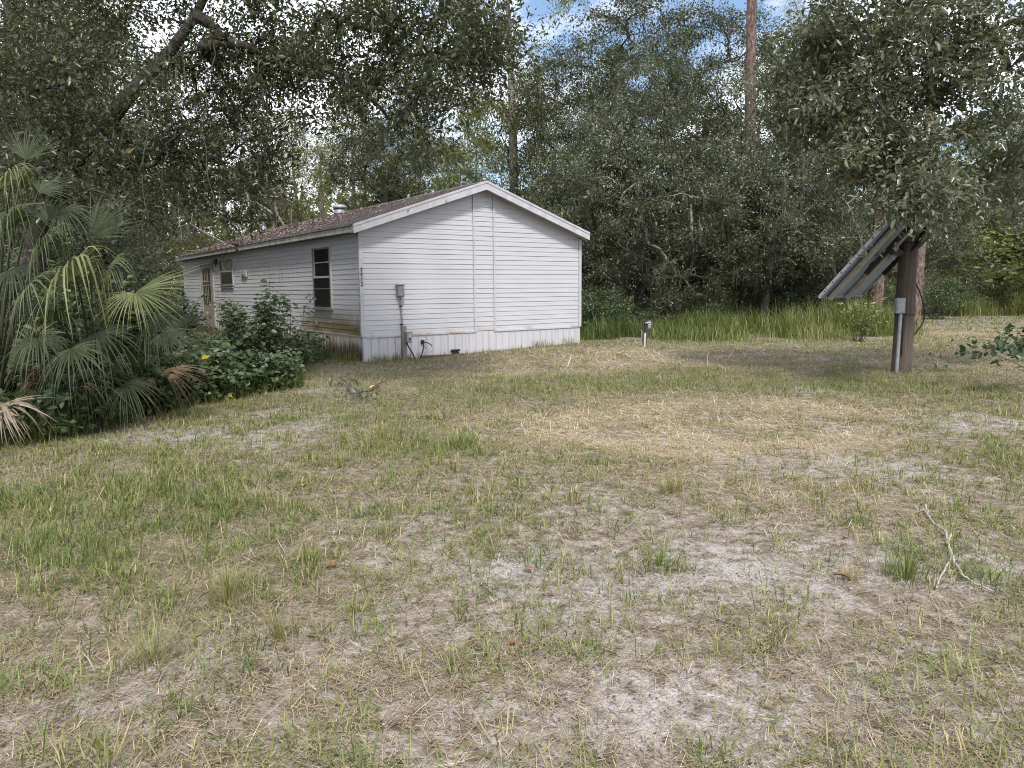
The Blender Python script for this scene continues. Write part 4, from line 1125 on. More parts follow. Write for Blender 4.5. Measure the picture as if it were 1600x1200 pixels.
# --- far wood: a deep mass of leaves and stems, seen only between the nearer trees
def far_wood():
    rg = np.random.default_rng(91); n = 2600
    th = rg.uniform(-1.05, 1.05, n); rr = rg.uniform(50, 82, n)
    top = 6 + 6 * fbm(th * 9, rr * .05, 3, 3)
    A = np.stack([rr * np.sin(th), rr * np.cos(th), top * rg.random(n) ** .8], 1)
    V, F, vv = leaf_cloud(rg, A, 50, 1.1, .38, 0.0, .7)
    tag(obj('far_wood', make_mesh('far_wood', V, [F], M['laurel'], vv)), 'green mass of far trees behind everything', None, None, 'stuff')
    fw = bpy.data.objects['far_wood']; f2 = link(fw.copy()); f2.scale = (-.86, .84, .55)
    f2['label'] = 'nearer green mass of far trees behind the oaks'
    T = Tubes()
    for _ in range(45):
        t_, r_ = rg.uniform(-1, 1), rg.uniform(45, 70); x, y = r_ * math.sin(t_), r_ * math.cos(t_); h = rg.uniform(8, 13)
        T.add(arc((x, y, -.2), (x + rg.normal(0, 1), y, h), 6, (rg.normal(0, .3), 0, 0)), np.linspace(rg.uniform(.12, .28), .06, 6), 6, cap=False)
    tag(obj('far_stems', T.mesh('far_stems', M['bark_grey'])), 'stems of the far trees in the wood', None, None, 'stuff')
far_wood()

# ------------------------------------------------------------------ palms
def frond(parent, base, hub, tip, face, span, droop, mat, seed, n=34, wid=None, lab=None, wpet=.012, tear=.0):
    """fan leaf: hub and tip in world space, face = direction the upper side looks to"""
    rg = np.random.default_rng(seed)
    hub, tip = np.array(hub, float), np.array(tip, float); d = tip - hub; Rr = np.linalg.norm(d); d /= Rr
    f = np.array(face, float); s = np.cross(d, f); s /= np.linalg.norm(s) + 1e-9; nn = np.cross(s, d)
    half = R(span) / 2; da = R(span) / n
    ts = np.array([0, .15, .30, .48, .66, .84, 1.0]); V = []; Q = []; vv = []
    for k in range(n):
        if tear and rg.random() < tear: continue
        a = -half + (k + .5) * da + rg.normal(0, da * .15); L = Rr * (.66 + .34 * math.cos(a * .75)) * rg.uniform(.9, 1.06)
        dd = d * math.cos(a) + s * math.sin(a); sd = -d * math.sin(a) + s * math.cos(a)
        dr = droop * rg.uniform(.45, 1.6); tw = rg.normal(0, .3); kink = rg.normal(0, .10, 3)
        ca = math.cos(a)
        base_i = len(V)
        for t in ts:
            g = max(0, t - .26)
            p = hub + dd * L * (t - .35 * dr * g * g) + kink * L * g * g + nn * L * (.10 * math.sin(t * 2.2) * max(ca, .1)) - np.array([0, 0, 1]) * L * dr * g ** 1.7 * 1.15
            w = t * L * da * .50 if t < .3 else .3 * L * da * .5 * max(0.04, (1 - ((t - .3) / .72) ** 1.3))
            ww = sd * w + nn * tw * w * t
            V += [p - ww, p + nn * w * .55, p + ww]
        for i in range(len(ts) - 1):
            q = base_i + i * 3
            Q += [(q, q + 1, q + 4, q + 3), (q + 1, q + 2, q + 5, q + 4)]
        vv += [float(np.clip(rg.normal(.5, .2), 0, 1))] * (2 * (len(ts) - 1))
    inv = np.array(parent.location) if parent else np.zeros(3)
    o = obj('frond', make_mesh('frond', np.array(V) - inv, [np.array(Q)], mat, np.array(vv)), parent)
    if lab: o['label'] = lab
    if base is not None:
        b = np.array(base, float); mid = (b + hub) / 2 + np.array([0, 0, .22 * np.linalg.norm(hub - b)])
        pts = [(1 - t) ** 2 * b + 2 * t * (1 - t) * mid + t * t * hub - inv for t in np.linspace(0, 1, 7)]
        T = Tubes(); T.add(pts, np.linspace(wpet * 1.6, wpet * .8, 7), 6, cap=False)
        obj('petiole', T.mesh('petiole', M['petiole']), o)
    return o

def palm(label, gpt, fr, rnd, seed, grp='fan palms in the brush', name='fan_palm'):
    rg = np.random.default_rng(seed)
    t = thing(name, label, 'palm', gpt, 0, grp); b0 = np.array(gpt) + np.array([0, 0, .25])
    T = Tubes(); T.add([(0, 0, -.1), (.02, 0, .2), (.03, 0, .45)], [.14, .13, .07], 10, rough=.3, rng=rg)
    obj('trunk', T.mesh('trunk', M['bark_oak']), t)
    for i, (hx, hy, hY, tx, ty, tY, span, droop, mt) in enumerate(fr):
        h, tp = at(hx, hy, hY), at(tx, ty, tY)
        face = np.array([.15, -.75, .9]) if mt != 'flat' else np.array([0, -.2, 1])
        frond(t, b0, h, tp, face, span, droop, M[mt], seed * 50 + i)
    for i in range(rnd[0]):
        a = rg.uniform(rnd[1], rnd[2]); L = rg.uniform(rnd[3], rnd[4]); el = rg.uniform(.35, 1.25); Rr = rg.uniform(.45, .8) * rnd[5]
        dh = np.array([math.cos(a) * math.cos(el), math.sin(a) * math.cos(el), math.sin(el)])
        h = b0 + dh * L; d2 = unit(dh + np.array([0, 0, -.25]) + rg.normal(0, .15, 3))
        frond(t, b0, h, h + d2 * Rr, np.cross(np.cross(d2, [0, 0, 1]), d2) + rg.normal(0, .25, 3), rg.uniform(110, 220), rg.uniform(.2, .9), M['palm' if rg.random() < .55 else 'palm_mid' if rg.random() < .65 else 'palm_brown' if rg.random() < .5 else 'palm_tan'], seed * 90 + i, 30, tear=.12)
    return t
palm('large fan palm with pale drooping fronds in front of the house', gp(120, 655) + Vector((0, .5, 0)),
     [(118, 432, 8.4, 138, 350, 7.7, 260, 1.35, 'palm_pale'), (212, 456, 8.6, 328, 462, 8.5, 110, .16, 'palm_mid'), (210, 458, 8.6, 172, 505, 8.2, 170, .55, 'palm_pale'),
      (140, 372, 8.8, 228, 306, 9.1, 110, .08, 'palm'), (60, 470, 8.6, 10, 500, 8.2, 190, .6, 'palm'), (150, 520, 8.8, 210, 570, 8.4, 180, .6, 'palm'),
      (170, 420, 8.7, 225, 385, 8.5, 190, .9, 'palm_mid'), (90, 500, 8.3, 60, 450, 7.9, 220, 1.1, 'palm_mid'), (235, 500, 8.9, 300, 520, 8.7, 150, .6, 'palm')], (13, 0, 6.28, .5, 1.0, .95), 1)
palm('tall fan palm at the left edge with long hanging leaf tips', gp(-60, 690) + Vector((0, .6, 0)),
     [(18, 282, 8.0, 35, 235, 7.6, 220, 1.1, 'palm_pale'), (60, 300, 8.4, 120, 275, 8.7, 150, .2, 'palm'), (8, 330, 8.2, 60, 360, 7.9, 200, .6, 'palm'), (75, 345, 8.6, 110, 300, 8.8, 160, .3, 'palm'),
      (20, 420, 8.2, 70, 450, 7.9, 200, .7, 'palm'), (40, 250, 8.6, 60, 190, 8.8, 130, .1, 'palm'),
      (70, 385, 8.3, 95, 330, 7.9, 230, 1.2, 'palm_mid'), (25, 350, 8.0, 20, 290, 7.6, 220, 1.2, 'palm_mid'), (95, 330, 8.7, 165, 345, 8.6, 170, .9, 'palm'), (45, 450, 8.0, 90, 420, 7.7, 220, 1.0, 'palm_mid')], (13, 0, 6.28, .5, 1.0, 1.0), 2)
palm('low fan palm spreading over the ground at the front of the brush', gp(60, 680) + Vector((-.1, .35, 0)),
     [(58, 528, 8.0, 62, 572, 7.6, 220, .9, 'palm'), (110, 545, 8.0, 150, 590, 7.7, 200, .8, 'palm')], (9, -2.2, 1.2, .4, .8, .8), 3)
palm('grassy leaved palm in the middle of the brush edge', gp(190, 655) + Vector((0, .35, 0)),
     [(130, 590, 8.9, 185, 640, 8.5, 200, .8, 'palm'), (195, 600, 9.0, 240, 640, 8.7, 180, .7, 'palm')], (10, -2.6, .6, .3, .8, .8), 4)
palm('fan palm half hidden behind the leafy shrubs', gp(235, 615) + Vector((0, .9, 0)), [(255, 520, 10.2, 300, 545, 10, 200, .6, 'palm')], (9, 0, 6.28, .5, 1.1, .9), 5)
palm('bright saw palmetto at the right edge beyond the track', gxy(1592, 36), [], (16, 0, 6.28, .5, 1.3, 1.1), 6, name='saw_palmetto', grp='saw palmettos at the track')
palm('dull saw palmetto left of the track beside the tall grass', gxy(1490, 36), [], (14, 0, 6.28, .4, 1.0, 1.0), 7, name='saw_palmetto', grp='saw palmettos at the track')
t = thing('dead_palm_frond', 'dry tan dead palm leaf lying at the left edge of the brush', 'dead palm leaf', gp(0, 690))
frond(t, None, at(2, 632, 7.9), at(42, 672, 7.55), (.2, -.6, .9), 170, .55, M['palm_tan'], 401, 22)
frond(t, None, at(0, 640, 7.8), at(5, 690, 7.5), (.2, -.6, .9), 100, .5, M['palm_tan'], 402, 14)
T = Tubes(); T.add([np.array(at(2, 632, 7.9) - t.location), np.array(at(-40, 610, 8.2) - t.location)], .012, 6); obj('petiole', T.mesh('petiole', M['palm_tan']), t)
t = thing('dead_palm_frond', 'reddish brown dead palm leaf drooping at the foot of the shrubs', 'dead palm leaf', gp(280, 640))
frond(t, None, at(255, 578, 9.7), at(326, 604, 9.6), (.1, -.7, .7), 75, .25, M['palm_brown'], 403, 24)
frond(t, None, at(240, 590, 9.6), at(225, 612, 9.4), (.1, -.7, .7), 80, .4, M['palm_brown'], 404, 14)
T = Tubes(); T.add([np.array(at(255, 578, 9.7) - t.location), np.array(at(215, 560, 10) - t.location)], .012, 6); obj('petiole', T.mesh('petiole', M['palm_brown']), t)

# ------------------------------------------------------------------ broadleaf shrubs and ground vines
def shrub(name, label, loc, h, rad, stems, per, size, seed, mat='understory', grp='leafy shrubs against the long wall', hue=0, cat='shrub'):
    rg = np.random.default_rng(seed); t = thing(name, label, cat, loc, 0, grp)
    T = Tubes(); C = []; D = []
    for k in range(stems):
        a = rg.random() * 6.283; r = rad * rg.uniform(.2, 1); H = h * rg.uniform(.45, 1.0)
        p0 = np.array([.15 * rad * math.cos(a), .15 * rad * math.sin(a), -.03]); p1 = np.array([r * math.cos(a), r * math.sin(a), H])
        pts = np.array(arc(p0, p1, 9, (-.12 * r * math.cos(a), -.12 * r * math.sin(a), .16 * H))) + rg.normal(0, .02, (9, 3))
        T.add(pts, np.linspace(.009, .003, 9), 5, cap=False)
        tt = rg.uniform(.22, 1, per); seg = np.minimum((tt * 8).astype(int), 7); fr = (tt * 8 - seg)[:, None]
        q = pts[seg] * (1 - fr) + pts[seg + 1] * fr
        aa = rg.random(per) * 6.283; off = np.stack([np.cos(aa), np.sin(aa), rg.normal(.1, .3, per)], 1)
        C.append(q + off * rg.uniform(.01, .10, per)[:, None]); D.append(off + np.array([0, 0, -.25]))
    C, D = np.concatenate(C), np.concatenate(D); n = len(C)
    N = rg.normal(0, .4, (n, 3)) + np.array([0, -.25, 1.0]); L = size * rg.uniform(.55, 1.25, n)
    var = np.clip(rg.normal(.45 + hue, .2, n), 0, .93); var = np.where(rg.random(n) < .004, .985, var)
    V, F, vv = leaves(C, D, N, L, L * .72, .16, var, True)
    obj('stems', T.mesh('stems', M['stem']), t); obj('foliage', make_mesh('foliage', V, [F], M[mat], vv), t)
    return t
for a in (('tall shrub with stacked dark leaves standing against the long wall left of the window', gp(392, 606) + Vector((0, 1.2, 0)), 1.85, .42, 12, 44, .115, 1),
          ('leafy shrub reaching up to the lower left of the near window', gp(425, 596) + Vector((0, 1.2, 0)), 1.6, .55, 12, 38, .105, 2),
          ('bushy shrub between the palm fan and the tall shrub by the wall', gp(345, 612) + Vector((0, 1.4, 0)), 1.5, .7, 15, 42, .12, 3),
          ('spreading shrub in front of the mossy skirting', gp(395, 612) + Vector((0, .4, 0)), .7, .8, 20, 36, .10, 4),
          ('dark shrub under the big palm fan', gp(290, 632) + Vector((0, .6, 0)), .85, .9, 22, 40, .12, 5),
          ('small dark shrub at the end of the stained skirting', gp(450, 588) + Vector((.0, .9, 0)), .75, .28, 8, 34, .09, 6),
          ('shrub in front of the door of the house', hloc(-1.3, 11.6, 0) + Vector((0, 0, float(G(*hloc(-1.3, 11.6, 0)[:2])))), 1.7, .9, 18, 44, .13, 8),
          ('shrub growing against the middle of the long wall', hloc(-.8, 7.6, 0) + Vector((0, 0, float(G(*hloc(-.8, 7.6, 0)[:2])))), 1.45, .8, 15, 42, .12, 9),
          ('low trailing shrub at the lawn side of the brush', gp(385, 614) + Vector((0, .1, 0)), .4, .8, 18, 32, .10, 7)):
    shrub('leafy_shrub', *a, mat='wall_shrub')
for a in (('dark viny bush filling the space behind the tall left palm', gp(-30, 672) + Vector((0, 1.0, 0)), 2.3, 1.0, 34, 50, .11, 14),
          ('dark viny bush behind the pale drooping fronds', gp(110, 652) + Vector((0, 1.3, 0)), 2.0, 1.1, 34, 50, .11, 15),
          ('dark viny bush between the palm fan and the house', gp(235, 640) + Vector((0, 1.7, 0)), .95, 1.1, 26, 44, .11, 16),
          ('broad leaved bush at the front of the brush with yellow leaf', gp(40, 672) + Vector((0, .25, 0)), .8, .75, 20, 34, .12, 11),
          ('round leaved bush under the drooping pale fronds', gp(150, 660) + Vector((0, .5, 0)), .95, .85, 22, 34, .12, 12),
          ('bush with long leaves beside the reddish dead palm leaf', gp(225, 652) + Vector((0, .3, 0)), .7, .75, 20, 34, .11, 13)):
    shrub('broadleaf_bush', *a, grp='bushes among the palms')
shrub('yellow_green_sapling', 'yellow-green weedy sapling in the tall grass under the panels', gxy(1345, 19.8), 1.25, .65, 14, 34, .085, 21, 'tallgrass', 'saplings at the grass edge', .1, 'sapling')
# dark leaved branch that pokes in at the right edge
def side_branch():
    rg = np.random.default_rng(23); b = gp(1640, 600)
    t = thing('vine_shrub', 'low creeping shrub with dark round leaves at the right edge', 'shrub', b)
    T = Tubes(); C = []
    for px, py, Y in ((1545, 548, 10.4), (1560, 525, 10.4), (1585, 520, 10.6), (1500, 540, 11.4), (1575, 545, 10.5), (1592, 560, 10.5), (1470, 560, 11.6)):
        e = at(px, py, Y) - b; pts = np.array(arc((0, 0, 0), e, 9, (0, 0, .25))) + rg.normal(0, .02, (9, 3)); T.add(pts, np.linspace(.008, .003, 9), 5, cap=False)
        for k in range(26):
            i = min(8, int(9 * rg.uniform(.3, 1) ** .6)); C.append(pts[i] + rg.normal(0, .07, 3))
    C = np.array(C); n = len(C); L = rg.uniform(.07, .13, n)
    V, F, vv = leaves(C, rg.normal(0, 1, (n, 3)), rg.normal(0, .35, (n, 3)) + np.array([0, -.2, 1]), L, L * .85, .12, np.clip(rg.normal(.15, .1, n), 0, .5), True)
    obj('stems', T.mesh('stems', M['stem']), t); obj('foliage', make_mesh('foliage', V, [F], M['understory'], vv), t)
side_branch()

def undergrowth():
    """ground cover of the thicket and the forest edge"""
    rg = np.random.default_rng(101)
    x = rg.uniform(-11, -2.6, 90000); y = rg.uniform(6.5, 24, 90000)
    k = (thicket(x, y, .5) > .55) & ~in_house(x, y, .15); x, y = x[k], y[k]
    edge = 1 - thicket(x + .8, y, 1.2)
    k = rg.random(len(x)) < np.clip(.28 + .6 * edge, 0, 1) * np.clip(1.25 - (y - 8) / 22, .2, 1); x, y = x[k], y[k]; n = len(x)
    z = G(x, y)
    h = rg.uniform(.05, .55, n) * (.45 + .9 * fbm(x * .8, y * .8, 7, 2))
    C = np.stack([x, y, z + h], 1)
    L = rg.uniform(.06, .13, n); var = np.clip(rg.normal(.38, .2, n), 0, .93); var = np.where(rg.random(n) < .006, 1, var)
    V, F, vv = leaves(C, rg.normal(0, 1, (n, 3)) * np.array([1, 1, .5]), rg.normal(0, .4, (n, 3)) + np.array([0, -.3, 1]), L, L * .7, .15, var, False)
    tag(obj('ground_vines', make_mesh('ground_vines', V, [F], M['understory'], vv)), 'dark tangle of vines covering the ground of the brush', None, None, 'stuff')
    # long thin blades at the brush edge
    n = 16000; x = rg.uniform(-9, -2.6, n); y = rg.uniform(7, 17, n)
    k = (thicket(x, y, .3) > .4) & (thicket(x + .9, y, .4) < .6) & ~in_house(x, y, .1); x, y = x[k], y[k]; n = len(x)
    V, q, t, vv = blades(np.stack([x, y, G(x, y)], 1), rg.normal(-.9, 1.2, n), rg.uniform(.1, 1.0, n), rg.uniform(.2, .55, n), rg.uniform(.006, .013, n), rg.uniform(.2, 1.1, n), np.clip(rg.normal(.3, .2, n), 0, 1))
    tag(obj('brush_grass', make_mesh('brush_grass', V, [q, t], M['grass'], vv)), 'long grass fringing the brush', None, None, 'stuff')
    # woodland floor plants between the trees right of the house
    n = 60000; x = rg.uniform(1, 34, n); y = rg.uniform(21, 48, n); k = (wooded(x, y) > .3) & ~in_house(x, y, .3); x, y = x[k], y[k]; n = len(x)
    C = np.stack([x, y, G(x, y) + rg.uniform(.05, 1.0, n) * fbm(x * .5, y * .5, 12, 2)], 1); L = rg.uniform(.10, .18, n)
    V, F, vv = leaves(C, rg.normal(0, 1, (n, 3)), rg.normal(0, .5, (n, 3)) + np.array([0, 0, 1]), L, L * .6, .15, np.clip(rg.normal(.45, .2, n), 0, .93))
    tag(obj('forest_floor_plants', make_mesh('forest_floor_plants', V, [F], M['understory'], vv)), 'low plants covering the floor of the wood', None, None, 'stuff')
undergrowth()

# ------------------------------------------------------------------ grass
def tall_grass():
    rg = np.random.default_rng(111); n = 560000
    x = rg.uniform(1.4, 36, n); y = rg.uniform(19.3, 44, n)
    d = tallband(x, y); dens = .05 + 1.0 * ss((fbm(x * 1.1, y * 1.1, 21, 2) - .25) / .5)
    k = (rg.random(n) < (d ** 1.4) * dens * np.clip(1.6 - (y - 20) / 9, .12, 1) * np.where((x > 13) & (y > 27), 5.0, 1)) & ~in_house(x, y, .1)
    x, y, d = x[k], y[k], d[k]; n = len(x)
    hgt = (.30 + 1.25 * fbm(x * .7, y * .7, 33, 2)) * np.where((x > 13) & (y > 27), 1.9, 1) * (.55 + .45 * ss((x - 3) / 6)) * (.22 + .78 * d) * np.where(y > 36, .9, 1)
    var = np.clip(rg.normal(.47, .22, n) + .5 * (fbm(x * .5, y * .5, 40, 2) - .5) - .34 * ss((7.5 - x) / 5) + .12 * ss((x - 7) / 2) + .55 * (1 - d), 0, 1)
    V, q, t, vv = blades(np.stack([x, y, G(x, y) - .02], 1), rg.random(n) * 6.283, np.abs(rg.normal(.22, .24, n)), hgt * rg.uniform(.5, 1.3, n), rg.uniform(.007, .015, n), np.abs(rg.normal(.75, .5, n)), var)
    tag(obj('tall_grass', make_mesh('tall_grass', V, [q, t], M['tallgrass'], vv)), 'bright uncut grass along the edge of the wood', None, None, 'stuff')
tall_grass()

def lawn():
    rg = np.random.default_rng(121)
    VV, QQ, TT, KK = [], [], [], []; off = 0
    def push(V, q, t, vv):
        nonlocal off
        VV.append(V); QQ.append(q + off); TT.append(t + off); m = len(q); KK.append((vv[:m], vv[m:])); off += len(V)
    def field(x, y):
        gr, dr, ba = blobs(GREEN, x, y), blobs(DRY, x, y), blobs(BARE, x, y)
        nz = fbm(x * 1.1, y * 1.1, 51, 3); far = ss((y - 5.5) / 6)
        left = ss((-x * .9 + 1.0) / 4) * .18
        f = .54 + .30 * far + left + .34 * gr - .27 * ba + 1.1 * (nz - .5) - .04 * dr
        f = f * (.35 + 1.3 * ss((fbm(x * 4.2, y * 4.2, 57, 2) - .30) / .4))
        ok = (thicket(x, y, .4) < .5) & (tallband(x, y) < .6) & ~in_house(x, y, .02) & (wooded(x, y) < .6)
        return np.clip(f, .015, 1) * ok, gr, dr, nz
    # tufts in three bands of distance
    for y0, y1, dens, m, Lh, w0, xm in ((1.2, 5.0, 330, 11, .095, .0048, .95), (5.0, 9.5, 300, 10, .092, .006, .95), (9.5, 15, 260, 9, .085, .008, .95), (15, 26, 130, 8, .095, .011, .85), (24, 46, 22, 6, .17, .024, .75)):
        xw = y1 * xm + 3.0; N = int(2 * xw * (y1 - y0) * dens)
        x = rg.uniform(-xw, xw, N); y = rg.uniform(y0, y1, N)
        ax = np.abs(x) - y * xm; k = (ax < 2.8) & ((ax < .3) | (rg.random(N) < .6)); x, y = x[k], y[k]
        f, gr, dr, nz = field(x, y); k = rg.random(len(x)) < f; x, y, f, gr, dr = x[k], y[k], f[k], gr[k], dr[k]
        big = np.clip(rg.lognormal(-.12, .42, len(x)), .4, 2.3) * (.85 + .25 * gr) * (1 - .3 * np.clip(dr, 0, 1))
        cnt = np.maximum(2, (m * big * rg.uniform(.5, 1.4, len(x)))).astype(int); ci = np.repeat(np.arange(len(x)), cnt); n = len(ci)
        tuftv = rg.normal(.46, .20, len(x)) + .42 * dr - .08 * gr
        sp = .028 * big[ci] * (1 + 1.2 * ss((y[ci] - 6) / 8))
        bx_ = x[ci] + rg.normal(0, 1, n) * sp; by = y[ci] + rg.normal(0, 1, n) * sp
        az = np.arctan2(by - y[ci], bx_ - x[ci]) + rg.normal(0, .9, n)
        L = Lh * big[ci] * rg.uniform(.45, 1.3, n); var = np.clip(tuftv[ci] + rg.normal(0, .13, n), 0, 1)
        B_ = np.stack([bx_, by, G(bx_, by) - .006], 1); ln = np.abs(rg.normal(.78, .42, n)); wd = w0 * rg.uniform(.6, 1.3, n)
        V, q, t, vv = blades(B_, az, ln, L, wd, rg.normal(.45, .4, n), var) if y1 < 10 else spikes(B_, az, ln + .15, L, wd, var)
        push(V, q, t, vv)
    V = np.concatenate(VV); Q = np.concatenate(QQ); T_ = np.concatenate(TT); vv = np.concatenate([k[0] for k in KK] + [k[1] for k in KK])
    tag(obj('lawn_grass', make_mesh('lawn_grass', V, [Q, T_], M['grass'], vv)), 'sparse tufts of lawn grass growing out of the sand', None, None, 'stuff')
    # straw: dead stems lying about
    VV, QQ, TT, KK = [], [], [], []; off = 0
    for y0, y1, dens, w0, L0, xm in ((1.2, 4.2, 7000, .0028, .05, .92), (4.2, 8, 2250, .0042, .07, .92), (8, 14, 620, .0075, .10, .92), (14, 24, 160, .014, .13, .85)):
        xw = y1 * xm + 2.6; N = int(2 * xw * (y1 - y0) * dens)
        x = rg.uniform(-xw, xw, N); y = rg.uniform(y0, y1, N); ax = np.abs(x) - y * xm; k = (ax < 2.5) & ((ax < .2) | (rg.random(N) < .45)); x, y = x[k], y[k]
        dr, ba = blobs(DRY, x, y), blobs(BARE, x, y)
        p = np.clip(.70 + .5 * dr - .45 * ba + .9 * (fbm(x * 1.7, y * 1.7, 71, 3) - .5), .06, 1) * (thicket(x, y, .3) < .6) * (tallband(x, y) < .7) * ~in_house(x, y)
        k = rg.random(len(x)) < p; x, y, dr = x[k], y[k], dr[k]; n = len(x)
        V, q, t, vv = slips(np.stack([x, y, G(x, y) + rg.uniform(.001, .018, n)], 1), rg.random(n) * 6.283, rg.normal(1.47, .14, n), L0 * rg.lognormal(-.1, .5, n), w0 * rg.uniform(.5, 1.3, n),
                             np.clip(rg.normal(.42, .22, n) + .26 * dr, 0, 1))
        push(V, q, t, vv)
    V = np.concatenate(VV); Q = np.concatenate(QQ); T_ = np.concatenate(TT); vv = np.concatenate([k[0] for k in KK] + [k[1] for k in KK])
    tag(obj('straw', make_mesh('straw', V, [Q, T_], M['straw'], vv)), 'dry grass stems strewn over the sand', None, None, 'stuff')
    # crumbs of dead leaf and bark
    n = 26000; y = 1.3 + 11 * rg.random(n) ** 1.4; x = rg.uniform(-1, 1, n) * (y * .85 + .6); k = (thicket(x, y) < .5) & ~in_house(x, y); x, y = x[k], y[k]; n = len(x)
    V, F, vv = leaves(np.stack([x, y, G(x, y) + .008], 1), rg.normal(0, 1, (n, 3)) * np.array([1, 1, .15]), rg.normal(0, .3, (n, 3)) + np.array([0, 0, 1]), rg.uniform(.008, .034, n), rg.uniform(.004, .015, n), .2, rg.random(n))
    tag(obj('leaf_crumbs', make_mesh('leaf_crumbs', V, [F], M['litter'], vv)), 'crumbs of dead leaf on the sand', None, None, 'stuff')
    # weeds along the skirting
    n = 1500; u = rg.uniform(.1, HW, n); v = -np.abs(rg.normal(.02, .12, n)) - .03; dn = fbm(u * 2.2, v, 5, 2); k = rg.random(n) < ss((dn - .35) / .3); u, v = u[k], v[k]; n = len(u)
    P = HA[None] + u[:, None] * HU + v[:, None] * HV
    V, q, t, vv = blades(np.stack([P[:, 0], P[:, 1], G(P[:, 0], P[:, 1])], 1), rg.random(n) * 6.28, np.abs(rg.normal(.2, .2, n)), rg.uniform(.08, .30, n), np.full(n, .008), rg.normal(.4, .3, n), np.clip(rg.normal(.62, .2, n), 0, 1))
    u2 = rg.uniform(.05, 4.4, 900); P2 = HA[None] + (-np.abs(rg.normal(.05, .15, 900)) - .03)[:, None] * HU + u2[:, None] * HV
    V2, q2, t2, vv2 = blades(np.stack([P2[:, 0], P2[:, 1], G(P2[:, 0], P2[:, 1])], 1), rg.random(900) * 6.28, np.abs(rg.normal(.3, .2, 900)), rg.uniform(.06, .26, 900), np.full(900, .008), rg.normal(.4, .3, 900), np.clip(rg.normal(.35, .2, 900), 0, 1))
    m = len(q); m2 = len(q2)
    tag(obj('skirting_weeds', make_mesh('skirting_weeds', np.concatenate([V, V2]), [np.concatenate([q, q2 + len(V)]), np.concatenate([t, t2 + len(V)])], M['grass'], np.concatenate([vv[:m], vv2[:m2], vv[m:], vv2[m2:]]))), 'weeds growing along the foot of the house', None, None, 'stuff')
lawn()

# ------------------------------------------------------------------ single clumps, twigs and leaves one can point at
def tussock(label, px, py, n, L, lean, var, seed, w=.0035, sp=.05):
    rg = np.random.default_rng(seed); b = gp(px, py)
    az = rg.random(n) * 6.283; r = np.abs(rg.normal(0, sp, n)); B = np.stack([r * np.cos(az), r * np.sin(az), np.full(n, -.01)], 1)
    V, q, t, vv = blades(B, az + rg.normal(0, .4, n), np.abs(rg.normal(lean, lean * .7, n)), L * rg.uniform(.45, 1.15, n), w * rg.uniform(.6, 1.4, n), rg.normal(.2, .25, n), np.clip(rg.normal(var, .16, n), 0, 1))
    o = obj('grass_tussock', make_mesh('grass_tussock', V, [q, t], M['grass'], vv)); o.location = b
    tag(o, label, 'grass clump', 'clumps of bunch grass on the lawn')
tussock('stiff olive bunch of grass standing tallest on the left lawn', 356, 940, 150, .26, .32, .62, 1, .003, .06)
tussock('small stiff grass bunch right of the tallest left bunch', 437, 998, 80, .2, .28, .64, 2, .003, .035)
tussock('ragged grass bunch with long fallen straw at lower left', 240, 1035, 150, .24, .5, .66, 3, .003, .07)
tussock('upright thin grass bunch in the middle left lawn', 490, 890, 50, .26, .18, .45, 4, .0035, .03)
tussock('tall green bunch beside the bleached forked branch', 1415, 905, 150, .26, .3, .32, 5, .004, .10)
tussock('bright green tuft near the middle of the lower lawn', 1030, 885, 140, .16, .7, .28, 6, .005, .09)
tussock('short dead reddish tuft left of the bleached branch', 1331, 905, 60, .11, .4, .95, 7, .004, .03)
tussock('dry brown tuft at the right middle of the lawn', 1050, 770, 130, .2, .35, .7, 9, .004, .06)

def stick(name, label, paths, r, mat, cat='branch', grp=None):
    rg = np.random.default_rng(len(label)); T = Tubes(); base = gp(*paths[0][0][:2])
    for p in paths:
        pts = []
        for q in p:
            g = gp(q[0], q[1]); pts.append(np.array(g - base) + np.array([0, 0, (q[2] if len(q) > 2 else .02)]))
        P_ = np.array(pts); tt = np.linspace(0, len(P_) - 1, 6 * (len(P_) - 1) + 1); i0 = np.minimum(tt.astype(int), len(P_) - 2); w_ = (tt - i0)[:, None]
        P_ = P_[i0] * (1 - w_) + P_[i0 + 1] * w_ + rg.normal(0, r * .35, (len(tt), 3))
        rr = np.linspace(r, r * .5, len(tt)) * rg.uniform(.8, 1.15, len(tt)); rr[rg.integers(0, len(tt), 3)] *= 1.35
        T.add(P_, rr, 6, rough=.25, rng=rg)
    o = obj(name, T.mesh(name, mat)); o.location = base
    return tag(o, label, cat, grp)
stick('fallen_branch', 'bleached white forked branch lying on the right of the lawn', [[(1449, 808), (1458, 822), (1478, 838, .03), (1480, 855, .03), (1488, 878, .03), (1503, 905, .025), (1520, 915), (1552, 930)], [(1488, 878, .03), (1475, 895), (1462, 924)], [(1480, 855, .03), (1487, 846, .05)], [(1450, 806), (1446, 795, .03)], [(1449, 806), (1442, 800, .02)]], .009, M['twig'])
stick('fallen_branch', 'thin dark twig behind the bleached branch', [[(1452, 812), (1500, 812, .015), (1580, 822, .01)]], .006, M['twig_dark'])
stick('fallen_branch', 'dark broken branch on the sand near the house corner', [[(541, 608, .12), (548, 618, .03), (565, 618, .05), (585, 612, .04), (600, 600, .10)], [(575, 615, .04), (592, 606, .07), (606, 602, .1)]], .017, M['twig_dark'])
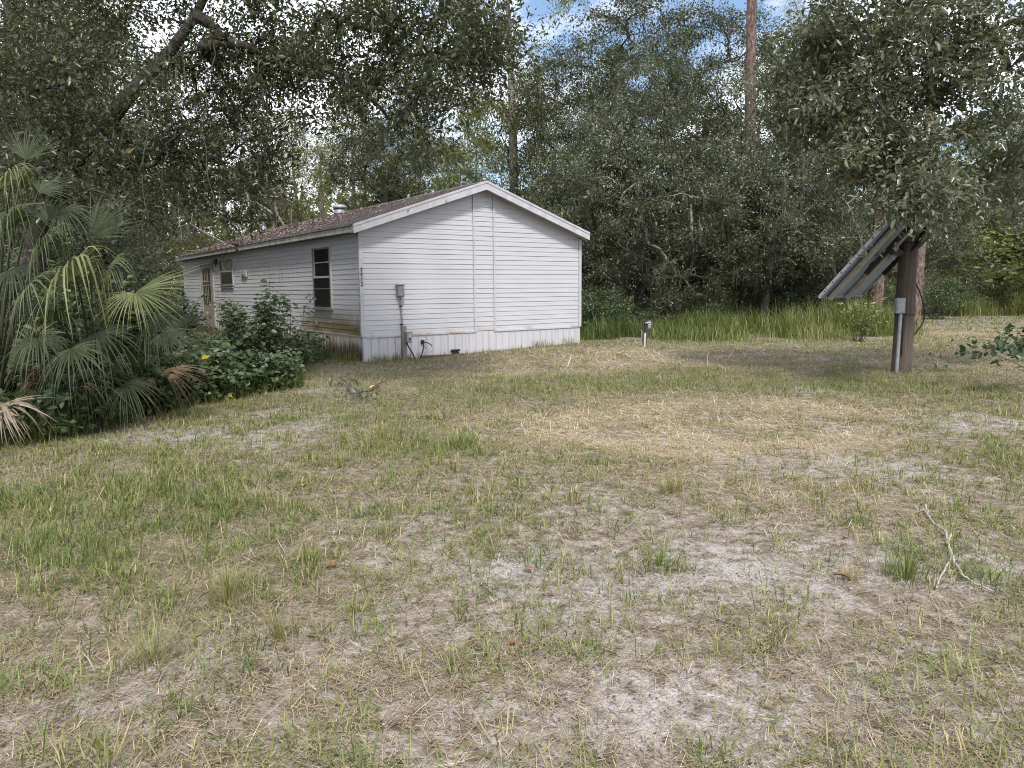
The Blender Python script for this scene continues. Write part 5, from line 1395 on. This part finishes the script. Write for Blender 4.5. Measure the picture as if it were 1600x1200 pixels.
def sprig(label, px, py, s, seed):
    rg = np.random.default_rng(seed); b = gp(px, py); n = 60
    C = np.stack([rg.normal(0, .14, n), rg.normal(0, .12, n), np.abs(rg.normal(.08, .06, n))], 1) * s; L = rg.uniform(.06, .11, n) * s
    V, F, vv = leaves(C, rg.normal(0, 1, (n, 3)), rg.normal(0, .4, (n, 3)) + np.array([0, -.3, 1]), L, L * .4, .2, np.clip(rg.normal(.4, .2, n), 0, .9), True)
    o = obj('leafy_sprig', make_mesh('leafy_sprig', V, [F], M['oak_blue'], vv)); o.location = b; tag(o, label, 'sprig', 'leafy sprigs by the broken branch')
sprig('green oak sprig behind the dark broken branch', 545, 604, 1.2, 1)
sprig('green oak sprig in front of the dark broken branch', 562, 625, 1.0, 2)
M['leaf_yellow'] = flat('yellow_leaf', (.55, .38, .04), .5, 0, .3, 30)
M['leaf_brown'] = flat('brown_leaf', (.20, .085, .045), .6, 0, .4, 30)
def fallen(label, px, py, s, mat, rz):
    b = gp(px, py); V = []
    for x, w in ((0, .02), (.25, .36), (.5, .46), (.75, .34), (1, .02)):
        c = .18 * math.sin(x * 3.0)
        V += [(x, -w, .12 + c * .6), (x, 0, .02 + c * .5), (x, w, .10 + c)]
    F = [(3 * i + j, 3 * i + j + 1, 3 * i + j + 4, 3 * i + j + 3) for i in range(4) for j in range(2)]
    me = bpy.data.meshes.new('fallen_leaf'); me.from_pydata([(x * s, y * s, z * s) for x, y, z in V], [], F); me.materials.append(mat)
    o = obj('fallen_leaf', me); o.location = b + Vector((0, 0, .015)); o.rotation_euler = (.2, -.1, rz); tag(o, label, 'leaf', 'single fallen leaves on the lawn')
fallen('yellow leaf lying beside the dark broken branch', 577, 609, .13, M['leaf_yellow'], .4)
fallen('yellow leaf on the ground in front of the wall shrubs', 420, 580, .16, M['leaf_yellow'], 1.1)
fallen('brown curled leaf at the middle of the lower lawn', 830, 897, .07, M['leaf_brown'], 2.2)
fallen('brown leaf next to the thin upright grass bunch', 510, 890, .07, M['leaf_brown'], .9)
fallen('brown leaf under the short dead reddish tuft', 1326, 908, .08, M['leaf_brown'], 2.8)
fallen('red brown leaf at the bottom middle of the picture', 792, 1010, .05, M['leaf_brown'], .2)
fallen('red brown leaf in the lower left lawn right of the ragged bunch', 420, 1050, .05, M['leaf_brown'], 4.0)
fallen('small yellow leaf on the left lawn below the shrubs', 475, 760, .07, M['leaf_yellow'], 5.0)
for o in list(bpy.data.objects):
    if o.get('used') is not None: del o['used']
